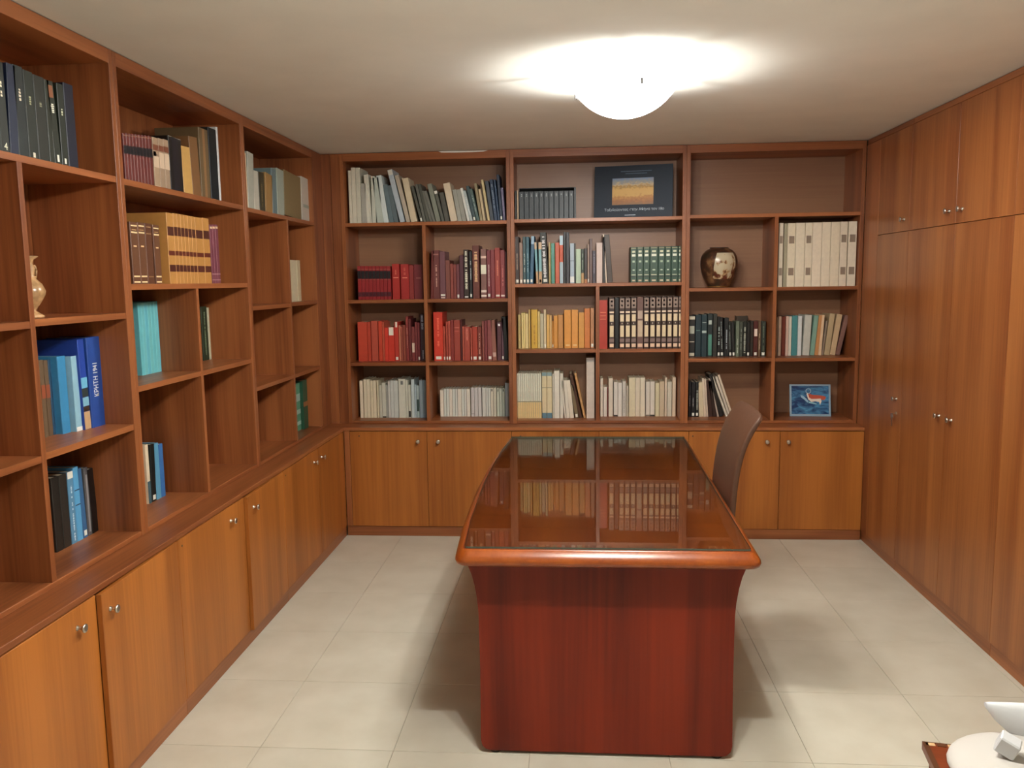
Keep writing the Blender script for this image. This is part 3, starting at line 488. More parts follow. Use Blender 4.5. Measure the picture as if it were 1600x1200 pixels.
for i in range(-1, 8):
    for j in range(-8, 6):
        t = tile0 if first else tile0.copy()
        if not first:
            C.objects.link(t)
        first = False
        t.location = (-1.14 + TX * i, 2.745 + TY * j, 0)
        if i == 7:
            t.scale = (0.28, 1, 1)      # cut tiles along the right wall

def slab(name, mat, a, b, label, cat):
    bm = bmesh.new(); box(bm, a[0], b[0], a[1], b[1], a[2], b[2])
    return tag(obj(name, bm, mat), label, cat, kind='structure')
slab('ceiling', CEIL, (-2.05, -1.3, H), (2.45, 5.8, H + 0.06), 'off-white slightly uneven plastered ceiling', 'ceiling')
slab('wall_back', WALL, (-2.05, 5.76, 0), (2.45, 5.82, H), 'plain wall hidden behind the back bookcase', 'wall')
slab('wall_left', WALL, (-2.07, -1.3, 0), (-1.99, 5.76, H), 'plain wall behind the left bookcase', 'wall')
slab('wall_right', WALL, (2.43, -1.3, 0), (2.5, 5.76, H), 'plain wall behind the right wardrobe', 'wall')
slab('wall_front', WALL, (-1.99, -1.36, 0), (2.43, -1.28, H), 'plain wall behind the camera', 'wall')

# ------------------------------------------------------------------ fitted furniture helpers
def pb(side, a0, a1, d0, d1, z0, z1):
    if side == 'B':
        return (a0, YB + d0, z0), (a1, YB + d1, z1)
    return (XL - d1, a0, z0), (XL - d0, a1, z1)

def part(name, t, side, mat, a0, a1, d0, d1, z0, z1, bev=0.0008):
    p, q = pb(side, a0, a1, d0, d1, z0, z1)
    return bx(name, t, mat, p, q, bev)

def bookcase(side, a0, a1, shelves, dividers, label):
    loc = ((a0 + a1) / 2, YB, FZ) if side == 'B' else (XL, (a0 + a1) / 2, FZ)
    t = thing('bookcase', label, 'bookcase', loc, 0, 'fitted bookcase units')
    W = WX if side == 'B' else WY
    T = 0.0245
    part('side_panel', t, side, WZ, a0 + 0.0005, a0 + T, 0, 0.336, 0.7285, H - 0.003)
    part('side_panel', t, side, WZ, a1 - T, a1 - 0.0005, 0, 0.336, 0.7285, H - 0.003)
    part('top_panel', t, side, W, a0 + T, a1 - T, 0.0003, 0.336, 2.448, H - 0.003)
    part('bottom_panel', t, side, W, a0 + T, a1 - T, 0.0003, 0.336, 0.7285, FZ, 0.002)
    part('back_panel', t, side, BKX if side == 'B' else WZ, a0 + 0.001, a1 - 0.001, 0.337, 0.344, 0.7285, H - 0.003, 0)
    for lo, hi, z in shelves:
        part('shelf', t, side, W, lo, hi, 0.002, 0.336, z - 0.022, z)
    for a, z0, z1 in dividers:
        part('divider', t, side, WZ, a - 0.0115, a + 0.0115, 0.001, 0.336, z0, z1)
    return t

def bc(side, a0, a1, div, full, left, right, label):
    T = 0.0245
    sh = [(a0 + T, a1 - T, z) for z in full]
    sh += [(a0 + T, div - 0.0115, z) for z in left] + [(div + 0.0115, a1 - T, z) for z in right]
    return bookcase(side, a0, a1, sh, [(div, FZ, min(full) - 0.022)], label)

bc('B', -1.51, -0.4025, -0.968, [2.055], [1.555, 1.14], [1.555, 1.14], 'left bay of the back wall bookcase, red books on its middle shelves')
bc('B', -0.4025, 0.714, 0.155, [2.06, 1.646], [1.218], [1.218], 'middle bay of the back bookcase with yellow books and standing album')
bc('B', 0.714, 1.811, 1.277, [2.066], [1.605, 1.152], [1.605, 1.152], 'right bay of the back bookcase with round vase and empty top shelf')
bc('L', 1.795, 2.95, 2.397, [2.057], [1.565, 1.152], [1.57, 1.157], 'nearest unit of the left wall bookcase with blue books')
bc('L', 2.95, 4.1065, 3.517, [2.056, 1.674], [1.292], [1.292], 'middle unit of the left wall bookcase with turquoise booklets')
bc('L', 4.1065, 5.235, 4.716, [2.052], [1.556, 1.14], [1.56, 1.14], 'far unit of the left wall bookcase, mostly empty niches')

cf = thing('corner_filler', 'wooden filler boards closing the corner between left and back bookcases', 'panel', (XL, YB, FZ))
bx('filler_board', cf, WZ, (XL - 0.02, 5.2355, 0.729), (XL, YB + 0.02, H - 0.003), 0.0008)
bx('filler_board', cf, WZ, (XL + 0.0005, YB, 0.729), (-1.572, YB + 0.02, H - 0.003), 0.0008)
bx('filler_board', cf, WZ, (-1.5705, YB + 0.004, 0.729), (-1.5105, YB + 0.024, H - 0.003), 0.0008)

wt = thing('worktop', 'long wooden worktop ledge running under the left bookcase', 'worktop', (XL, 3.5, 0.704))
bx('board', wt, WY, (-1.985, 1.79, 0.7065), (-1.505, 5.2505, 0.728), 0.0015)
wt = thing('worktop', 'wooden worktop ledge running under the back bookcase', 'worktop', (0, 5.5, 0.704))
bx('board', wt, WX, (-1.985, 5.251, 0.7065), (1.811, 5.745, 0.728), 0.0015)

def knob_mesh():
    bm = bmesh.new()
    lathe(bm, [(0.0085, 0), (0.0085, 0.002), (0.0055, 0.004), (0.0052, 0.016), (0.0115, 0.021), (0.0135, 0.0235), (0.0135, 0.0265), (0.009, 0.0285)], 16)
    me = bpy.data.meshes.new('knob'); bm.to_mesh(me); bm.free(); me.materials.append(NICKEL)
    return me
KNOB = knob_mesh()
bm = bmesh.new(); lathe(bm, [(0.0045, 0), (0.0045, 0.0006), (0.003, 0.0006)], 10)
KEYH = bpy.data.meshes.new('keyhole'); bm.to_mesh(KEYH); bm.free(); KEYH.materials.append(DARKHOLE)
OUT = {'B': Euler((math.pi / 2, 0, 0)), 'L': Euler((0, math.pi / 2, 0)), 'R': Euler((0, -math.pi / 2, 0))}

def door(t, side, mat, a0, a1, z0, z1, plane, knob, keyhole=None, ajar=0.0, hinge='hi'):
    """door leaf; local origin on its hinge edge at floor height"""
    g = 0.0013
    ha = a1 if hinge == 'hi' else a0
    bm = bmesh.new()
    lo, hi = a0 + g - ha, a1 - g - ha
    if side == 'B':
        box(bm, lo, hi, 0, 0.018, z0, z1, 0.0012); loc = (ha, plane, 0)
    elif side == 'L':
        box(bm, -0.018, 0, lo, hi, z0, z1, 0.0012); loc = (plane, ha, 0)
    else:
        box(bm, 0, 0.018, lo, hi, z0, z1, 0.0006); loc = (plane, ha, 0)
    d = obj('door', bm, mat, t, Vector(loc) - t.location)
    d.rotation_euler = (0, 0, ajar)
    for nm, me, pos in (('knob', KNOB, knob), ('keyhole', KEYH, keyhole)):
        if pos:
            k = bpy.data.objects.new(nm, me); C.objects.link(k); k.parent = d
            k.location = (pos[0] - ha, 0, pos[1]) if side == 'B' else (0, pos[0] - ha, pos[1])
            k.rotation_euler = OUT[side]
    return d

def base_unit(side, a0, a1, mid, knobs, keyhole, label, ajar=0.0, lead=0.0):
    if side == 'B':
        t = thing('base_cabinet', label, 'cabinet', ((a0 + a1) / 2, 5.253, 0), 0, 'low cabinets under the bookcases')
        bx('carcass', t, WZ, (a0 + 0.001, 5.2735, 0.06), (a1 - 0.001, 5.745, 0.7055))
        bx('plinth', t, WX, (a0 + 0.0005, 5.257, 0), (a1 - 0.0005, 5.2735, 0.064), 0.001)
        pl = 5.253
        if lead:
            bx('filler_strip', t, WZ, (a0 + 0.0005, 5.253, 0.066), (a0 + lead - 0.001, 5.272, 0.704), 0.0008)
    else:
        t = thing('base_cabinet', label, 'cabinet', (-1.507, (a0 + a1) / 2, 0), 0, 'low cabinets under the bookcases')
        bx('carcass', t, WZ, (-1.985, a0 + 0.001, 0.06), (-1.5275, a1 - 0.001, 0.7055))
        bx('plinth', t, WY, (-1.5275, a0 + 0.0005, 0), (-1.511, a1 - 0.0005, 0.064), 0.001)
        pl = -1.507
    door(t, side, CZ, a0 + lead, mid, 0.067, 0.7015, pl, (knobs[0], 0.638), (keyhole, 0.672), hinge='lo')
    door(t, side, CZ, mid, a1, 0.067, 0.7015, pl, (knobs[1], 0.638), None, ajar)
    return t
base_unit('B', -1.506, -0.4035, -0.957, (-1.013, -0.88), -1.405, 'low cabinet at the left end of the back wall', lead=0.038)
base_unit('B', -0.4035, 0.726, 0.159, (0.10, 0.22), -0.345, 'low cabinet in the middle of the back wall, behind the desk')
base_unit('B', 0.726, 1.811, 1.296, (1.212, 1.344), 0.752, 'low cabinet at the right end of the back wall, beside the wardrobe')
base_unit('L', 1.795, 2.95, 2.405, (2.30, 2.452), 1.84, 'nearest low cabinet under the left bookcase, right door slightly ajar', math.radians(1.85))
base_unit('L', 2.95, 4.1065, 3.59, (3.435, 3.66), 2.985, 'second low cabinet from the camera under the left bookcase', math.radians(1.85))
base_unit('L', 4.1065, 5.25, 4.70, (4.615, 4.76), 4.145, 'far low cabinet under the left bookcase, next to the corner')

def wardrobe(y0, y1, splits, knobs_up, knobs_lo, label, keyhole=None, fill=0.0):
    t = thing('wardrobe', label, 'wardrobe', (XR, (y0 + y1) / 2, 0), 0, 'fitted wardrobe units on the right')
    bx('carcass', t, WZ, (XR + 0.0205, y0 + 0.001, 0.06), (2.425, y1 - 0.001, 2.47))
    bx('plinth', t, WY, (XR + 0.006, y0 + 0.0005, 0), (XR + 0.0205, y1 - 0.0005, 0.061), 0.001)
    bx('cornice', t, WY, (XR + 0.003, y0 + 0.0005, 2.468), (XR + 0.03, y1 - 0.0005, H - 0.002), 0.002)
    if fill:
        bx('filler_strip', t, WZ, (XR, y1 - fill + 0.001, 0.064), (XR + 0.02, y1 - 0.001, 2.466), 0.0008)
    b = [y0] + splits + [y1 - fill]
    for (p, q), ku, kl in zip(zip(b, b[1:]), knobs_up, knobs_lo):
        hg = 'lo' if kl[0] > (p + q) / 2 else 'hi'
        door(t, 'R', RZ, p, q, 1.9085, 2.4655, XR, ku, hinge=hg)
        door(t, 'R', RZ, p, q, 0.0645, 1.9055, XR, kl, hinge=hg)
    return t
w1 = wardrobe(4.70, 5.40, [], [(4.765, 1.972)], [(4.765, 0.978)], 'narrow single-door wardrobe unit in the far right corner, key in its lock', fill=0.235)
wardrobe(3.61, 4.70, [4.147], [(4.08, 1.972), (4.215, 1.972)], [(4.08, 0.972), (4.215, 0.972)], 'double-door wardrobe unit in the middle of the right wall')
wardrobe(2.52, 3.61, [3.065], [(3.0, 1.972), (3.13, 1.972)], [(3.0, 0.972), (3.13, 0.972)], 'nearest double-door wardrobe unit cut off by the right edge')
# lock and key on the narrow wardrobe
lk = bpy.data.objects.new('lock_plate', None)
bm = bmesh.new(); lathe(bm, [(0.011, 0), (0.011, 0.0015), (0.004, 0.003)], 14, Matrix.Translation((XR - 0.0003, 4.762, 0.895)) @ OUT['R'].to_matrix().to_4x4())
for v in bm.verts:
    v.co -= w1.location
obj('lock_plate', bm, NICKEL, w1)
bpy.data.objects.remove(lk)
ky = thing('key', 'small silver key hanging in the narrow wardrobe door lock', 'key', (XR - 0.004, 4.762, 0.895))
bm = bmesh.new()
n = 14
outl = [(0.016 * math.cos(2 * math.pi * i / n), 0.016 * math.sin(2 * math.pi * i / n) - 0.013) for i in range(n)]
extrude_poly(bm, outl, -0.022, -0.019, 'yz')
obj('bow', bm, NICKEL, ky)
bm = bmesh.new(); box(bm, -0.019, 0.0005, -0.002, 0.002, -0.002, 0.002, 0.0006)
obj('shank', bm, NICKEL, ky)
bm = bmesh.new(); box(bm, -0.0216, -0.0196, -0.0055, 0.0055, -0.07, -0.0285, 0.0008)
obj('spare_key_blade', bm, NICKEL, ky)

# strip of pale filler squeezed between back bookcase and ceiling
bm = bmesh.new()
pts = [(-0.70, 2.4885), (-0.62, 2.4865), (-0.5, 2.4855), (-0.43, 2.488), (-0.4, 2.4955), (-0.5, 2.4945), (-0.64, 2.4975), (-0.72, 2.4965)]
pts = [(x - 0.14, z) for x, z in pts]
extrude_poly(bm, pts, YB - 0.004, YB - 0.0005, 'xz')
tag(obj('trim_1', bm, CEIL), 'ragged sliver of pale plaster above the back bookcase', 'trim', kind='structure')

# ------------------------------------------------------------------ ceiling lamps
def glow(name, strength, clear):
    # frosted glass: glows, and lets part of the bulb light straight through
    m = bpy.data.materials.new(name); m.use_nodes = True
    bn = m.node_tree; bn.nodes.clear()
    em = bn.nodes.new('ShaderNodeEmission'); em.inputs[0].default_value = LAMP_COL + (1,); em.inputs[1].default_value = strength / (1 - clear)
    bo = bn.nodes.new('ShaderNodeOutputMaterial')
    tr_ = bn.nodes.new('ShaderNodeBsdfTransparent'); mx_ = bn.nodes.new('ShaderNodeMixShader'); mx_.inputs[0].default_value = clear
    bn.links.new(em.outputs[0], mx_.inputs[1]); bn.links.new(tr_.outputs[0], mx_.inputs[2]); bn.links.new(mx_.outputs[0], bo.inputs[0])
    return m
def lamp(x, y, strength, watts, label):
    rim_m = glow('added_light_stop', strength, 0.0); bowl_m = glow('frosted_glass', strength, 0.55)
    t = thing('ceiling_light', label, 'lamp', (x, y, 2.5), 0, 'bowl ceiling lights')
    R, D = 0.205, 0.105
    RS = R / math.sin(math.radians(56))     # spherical cap
    P_ = lambda a: (max(RS * math.sin(a), 0.002), -0.074 - RS * (math.cos(a) - math.cos(math.radians(56))))
    bm = bmesh.new(); lathe(bm, [P_(math.radians(38) * k / 10) for k in range(11)], 40, cap1=False); obj('bowl', bm, bowl_m, t)
    bm = bmesh.new(); lathe(bm, [P_(math.radians(38 + 18 * k / 5)) for k in range(6)], 40, cap0=False, cap1=False); obj('bowl_rim_light_stop', bm, rim_m, t)  # opaque upper band, added to keep bulb light off ceiling and cabinet tops
    bm = bmesh.new(); lathe(bm, [(0.05, -0.03), (0.055, -0.006), (0.055, -0.001)], 24)
    obj('ceiling_rose', bm, NICKEL, t)
    for k in range(3):
        a = math.radians(165 + 120 * k)
        Mk = Matrix.Rotation(a, 4, 'Z')
        bm = bmesh.new()
        for (x0, x1, z0, z1) in ((0.203, 0.209, -0.092, -0.075), (0.05, 0.21, -0.076, -0.073), (0.048, 0.052, -0.076, -0.02), (0.196, 0.209, -0.0945, -0.091)):
            box(bm, x0, x1, -0.004, 0.004, z0, z1)
        bmesh.ops.transform(bm, matrix=Mk, verts=bm.verts[:])
        obj('clip', bm, DARKHOLE, t)
    for s in (-1, 1):
        L = bpy.data.lights.new('bulb', 'POINT')
        L.energy = watts; L.color = LAMP_COL; L.shadow_soft_size = 0.02
        o = bpy.data.objects.new('bulb', L); C.objects.link(o); o.parent = t
        o.location = (s * 0.105, 0, -0.132)
    return t
lamp(0.21, 3.5, LAMP_RADIANCE[0], BULB_WATTS[0], 'round frosted bowl ceiling light glowing above the desk')
lamp(0.19, 1.8, LAMP_RADIANCE[1], BULB_WATTS[1], 'second frosted bowl ceiling light, nearer the camera than the other')

# ------------------------------------------------------------------ desk
def offset_outline(pts, d):
    n = len(pts); out = []
    for i in range(n):
        p, c, q = Vector(pts[i - 1]), Vector(pts[i]), Vector(pts[(i + 1) % n])
        e1 = (c - p).normalized(); e2 = (q - c).normalized()
        n1 = Vector((-e1.y, e1.x)); n2 = Vector((-e2.y, e2.x))
        m = (n1 + n2)
        m = m / max(m.length_squared / 2, 0.4)
        out.append((c.x + m.x * d, c.y + m.y * d))
    return out
def round_corner(c, p, q, r, k=5):
    c, p, q = Vector(c), Vector(p), Vector(q)
    a = c + (p - c).normalized() * r; b = c + (q - c).normalized() * r
    return [tuple((1 - t) ** 2 * a + 2 * t * (1 - t) * c + t * t * b) for t in [i / k for i in range(k + 1)]]
NL, NR, FR, FL = (-0.403, 2.652), (0.613, 2.652), (0.648, 4.70), (-0.388, 4.70)
left_edge = [(-0.39, 4.6), (-0.412, 4.35), (-0.428, 3.96), (-0.434, 3.6), (-0.43, 3.27), (-0.423, 3.0), (-0.413, 2.82)]
outline = (round_corner(NL, (-0.413, 2.82), NR, 0.05) + round_corner(NR, NL, FR, 0.045) + round_corner(FR, NR, FL, 0.03)
           + round_corner(FL, FR, (-0.39, 4.6), 0.03) + left_edge)
DESK = (0.11, 3.68, 0)
desk = thing('desk', 'large mahogany executive desk with bowed left edge, centre of room', 'desk', DESK)
bm = bmesh.new()
layers = [(0.03, 0.715), (0.016, 0.717), (0.004, 0.724), (0.0, 0.734), (0.002, 0.744), (0.012, 0.757), (0.022, 0.768), (0.028, 0.772)]
rings = []
for d, z in layers:
    rings.append([bm.verts.new((x - DESK[0], y - DESK[1], z)) for x, y in offset_outline(outline, d)])
n = len(outline)
for a, b in zip(rings, rings[1:]):
    for i in range(n):
        bm.faces.new((a[i], a[(i + 1) % n], b[(i + 1) % n], b[i])).smooth = True
bm.faces.new(list(reversed(rings[0]))); bm.faces.new(rings[-1])
top = obj('desktop', bm, ME, desk, recalc=True)
top.data.materials.append(MY)
for f in top.data.polygons:
    if abs(f.normal.z) > 0.98 and f.center.z > 0.77:
        f.material_index = 1
# end panels with flared tops
def flare(xl, xr):
    prof = [(0.0, 0.0), (0.002, 0.30), (0.0, 0.52), (-0.004, 0.57), (-0.012, 0.62), (-0.022, 0.66), (-0.034, 0.69), (-0.05, 0.7145)]
    z0 = 0.012
    L = [(xl + dx, max(z, z0)) for dx, z in prof]; Rr = [(xr - dx, max(z, z0)) for dx, z in prof]
    L[0] = (xl, 0.05); Rr[0] = (xr, 0.05)
    Lc = [(xl + 0.035, z0), (xl + 0.018, z0 + 0.004), (xl + 0.005, z0 + 0.017)]
    Rc = [(xr - 0.005, z0 + 0.017), (xr - 0.018, z0 + 0.004), (xr - 0.035, z0)]
    return Lc + L + list(reversed(Rr)) + Rc
for y0, y1, dx in ((2.748, 2.80, 0), (4.56, 4.61, 0.03)):
    bm = bmesh.new()
    extrude_poly(bm, [(x - DESK[0] + dx, z) for x, z in flare(-0.335, 0.543)], y0 - DESK[1], y1 - DESK[1], 'xz')
    obj('end_panel', bm, MZ, desk)
bx('modesty_panel', desk, MZ, (-0.22, 2.801, 0.06), (-0.195, 4.559, 0.7145), 0.001)
pd = bx('drawer_pedestal', desk, MZ, (-0.18, 4.05, 0.04), (0.50, 4.558, 0.7145), 0.001)
for k in range(3):
    dr = bx('drawer_front', desk, MZ, (0.5005, 4.06, 0.05 + 0.221 * k), (0.519, 4.55, 0.262 + 0.221 * k), 0.002)
for x in (-0.285, 0.493):
    for y in (2.774, 4.585):
        bm = bmesh.new(); lathe(bm, [(0.02, 0), (0.02, 0.0118)], 14, Matrix.Translation((x - DESK[0], y - DESK[1], 0)))
        obj('foot', bm, DARKHOLE, desk)
# clear sheet of glass on the desktop
gm = bpy.data.materials.new('clear_plate_glass'); gm.use_nodes = True
gn = gm.node_tree; gn.nodes.clear()
go = gn.nodes.new('ShaderNodeOutputMaterial'); mx = gn.nodes.new('ShaderNodeMixShader'); fr = gn.nodes.new('ShaderNodeFresnel')
tp = gn.nodes.new('ShaderNodeBsdfTransparent'); gl = gn.nodes.new('ShaderNodeBsdfGlossy')
tp.inputs[0].default_value = (0.90, 0.94, 0.91, 1); gl.inputs['Roughness'].default_value = 0.015; fr.inputs['IOR'].default_value = 1.65
ge = gn.nodes.new('ShaderNodeNewGeometry'); sub = gn.nodes.new('ShaderNodeMath'); sub.operation = 'SUBTRACT'; sub.inputs[0].default_value = 1.0
mu = gn.nodes.new('ShaderNodeMath'); mu.operation = 'MULTIPLY'; mu2 = gn.nodes.new('ShaderNodeMath'); mu2.operation = 'MULTIPLY'; mu2.use_clamp = True; mu2.inputs[1].default_value = 1.75
gn.links.new(ge.outputs['Backfacing'], sub.inputs[1]); gn.links.new(sub.outputs[0], mu.inputs[0]); gn.links.new(fr.outputs[0], mu.inputs[1])
gn.links.new(mu.outputs[0], mu2.inputs[0]); gn.links.new(mu2.outputs[0], mx.inputs[0]); gn.links.new(tp.outputs[0], mx.inputs[1]); gn.links.new(gl.outputs[0], mx.inputs[2]); gn.links.new(mx.outputs[0], go.inputs[0])
bm = bmesh.new()
gout = offset_outline(outline, 0.034)
rings = [[bm.verts.new((x - DESK[0], y - DESK[1], z)) for x, y in offset_outline(gout, d)] for d, z in ((0.001, 0.0), (0.0, 0.001), (0.0, 0.007), (0.001, 0.008))]
for a, b in zip(rings, rings[1:]):
    for i in range(n):
        bm.faces.new((a[i], a[(i + 1) % n], b[(i + 1) % n], b[i]))
bm.faces.new(list(reversed(rings[0]))); bm.faces.new(rings[-1])
gs = obj('glass_sheet', bm, gm, None, (DESK[0], DESK[1], 0.7724), recalc=True)
gs.data.materials.append(plain('glass_edge_green', (0.06, 0.075, 0.055, 1), rough=0.15))
for f in gs.data.polygons:
    if abs(f.normal.z) < 0.3:
        f.material_index = 1
tag(gs, 'clear glass sheet covering the desktop, mirroring the bookcase', 'glass')

# ------------------------------------------------------------------ chair
LEA = plain('brown_leather', lin('4c2f1e'), rough=0.5, noise=0.1, scale=60, bump=0.05)
chair = thing('office_chair', 'brown leather chair with tall curved back, right side of the desk', 'chair', (0.48, 3.60, 0))
def ribbon(name, cl, th, y0, y1, mat):
    """padded panel following the centre line cl (x, z), rounded along its borders"""
    bm = bmesh.new()
    m = len(cl); rows = []
    for i, (x, z) in enumerate(cl):
        p = Vector(cl[max(i - 1, 0)]); q = Vector(cl[min(i + 1, m - 1)])
        tdir = (q - p).normalized(); nn = Vector((-tdir.y, tdir.x))
        k = min(1.0, 0.45 + min(i, m - 1 - i) * 0.45)
        row = []
        for yy, s in ((y0, 0.55), (y0 + 0.008, 1), (y1 - 0.008, 1), (y1, 0.55)):
            row.append((yy, s * k))
        front = [bm.verts.new((x + nn.x * th / 2 * s, yy, z + nn.y * th / 2 * s)) for yy, s in row]
        back = [bm.verts.new((x - nn.x * th / 2 * s, yy, z - nn.y * th / 2 * s)) for yy, s in reversed(row)]
        rows.append(front + back)
    for a, b in zip(rows, rows[1:]):
        for i in range(8):
            bm.faces.new((a[i], a[(i + 1) % 8], b[(i + 1) % 8], b[i])).smooth = True
    bm.faces.new(rows[0]); bm.faces.new(list(reversed(rows[-1])))
    for v in bm.verts:
        v.co -= Vector((0.48, 3.60, 0))
    o = obj(name, bm, mat, chair, recalc=True)
    md = o.modifiers.new('sub', 'SUBSURF'); md.levels = 1; md.render_levels = 2
    return o
back_line = [(0.622, 0.455), (0.637, 0.53), (0.645, 0.62), (0.650, 0.72), (0.655, 0.80), (0.664, 0.87), (0.676, 0.935), (0.695, 0.995), (0.718, 1.043), (0.744, 1.084), (0.770, 1.117)]
ribbon('backrest', back_line, 0.034, 3.37, 3.83, LEA)
ribbon('seat', [(0.16, 0.435), (0.20, 0.455), (0.30, 0.46), (0.41, 0.452), (0.51, 0.447), (0.58, 0.447), (0.615, 0.455)], 0.06, 3.37, 3.83, LEA)
for x in (0.21, 0.58):
    for y in (3.41, 3.79):
        bm = bmesh.new()
        lathe(bm, [(0.014, 0), (0.02, 0.42)], 12, Matrix.Translation((x - 0.48, y - 3.60, 0)))
        obj('leg', bm, DARKHOLE, chair)
bm = bmesh.new(); box(bm, -0.25, 0.13, -0.2, 0.2, 0.40, 0.422, 0.002); obj('seat_frame', bm, DARKHOLE, chair)

# ------------------------------------------------------------------ books
def book_rgb(h):
    c = [int(h[i:i + 2], 16) for i in (0, 2, 4)]
    s = (max(c) - min(c)) / max(max(c), 1)
    dark = 1.0 - 0.7 * max(0.0, 1.0 - max(c) / 90.0)
    v = lin(h, (ALB - 0.5 * s) * dark, (0.99, 0.97, 0.97))
    m = sum(v[:3]) / 3
    return tuple(x * 0.94 + m * 0.06 for x in v[:3]) + (1.0,)
_mats = {}
def bmat(h, rough=0.45):
    k = (h, rough)
    if k not in _mats:
        _mats[k] = plain('cover_' + h, book_rgb(h), rough=rough, noise=0.05, scale=45)
    return _mats[k]
PAL = {'white': 'bcb8ac', 'cream': 'bdb08c', 'grey': '85857e', 'dark grey': '4a4a46', 'black': '181818', 'red': 'a02a1c', 'orange-red': 'c03818', 'maroon': '642824', 'dark maroon': '4a1e1e',
       'brown': '5e3c26', 'dark brown': '36221a', 'tan': 'a8885c', 'yellow': 'c0a040', 'amber': 'c88a38', 'orange': 'c0642c', 'olive': '6a6244', 'dark green': '22362a', 'green': '4c7c60',
       'teal': '2c5a60', 'pale blue': '93a8b0', 'blue': '2a6a9c', 'navy': '1a2a48', 'turquoise': '50a4ae', 'pale green': '98a690', 'taupe': '7c6a5c', 'purple-grey': '56506a', 'deep blue': '143c90', 'slate': '506068'}
PALV = {k: Vector(lin(v)[:3]) ** 1 if False else Vector([int(v[i:i + 2], 16) for i in (0, 2, 4)]) for k, v in PAL.items()}
def colour_name(h):
    v = Vector([int(h[i:i + 2], 16) for i in (0, 2, 4)])
    return min(PALV, key=lambda k: (PALV[k] - v).length)
ORD = ['first', 'second', 'third', 'fourth', 'fifth', 'sixth', 'seventh', 'eighth', 'ninth', 'tenth', 'eleventh', 'twelfth', 'thirteenth', 'fourteenth', 'fifteenth', 'sixteenth', 'seventeenth', 'eighteenth', 'nineteenth', 'twentieth']
def ordn(i):
    if i < 20:
        return ORD[i]
    tens = {2: 'twenty', 3: 'thirty'}[(i + 1) // 10]
    r = (i + 1) % 10
    return tens + '-' + ORD[r - 1] if r else {30: 'thirtieth'}.get(i + 1, tens)
def book_mesh(t, h, d, cm):
    """case binding: chamfered spine with two boards, open on three sides"""
    bt = min(0.0025, t * 0.2); c = min(0.002, t * 0.22)
    pts = [(0, c), (c, 0), (t - c, 0), (t, c), (t, d), (t - bt, d), (t - bt, bt * 1.6), (bt, bt * 1.6), (bt, d), (0, d)]
    bm = bmesh.new(); extrude_poly(bm, pts, 0, h)
    return bm, bt
INK = {}
def strip(name, root, mat, x0, x1, z0, z1, th=0.0004):
    bm = bmesh.new(); box(bm, x0, x1, -th, 0.0002, z0, z1)
    return obj(name, bm, mat, root)
PAPERM = PAPER
DEPTH = 0.334
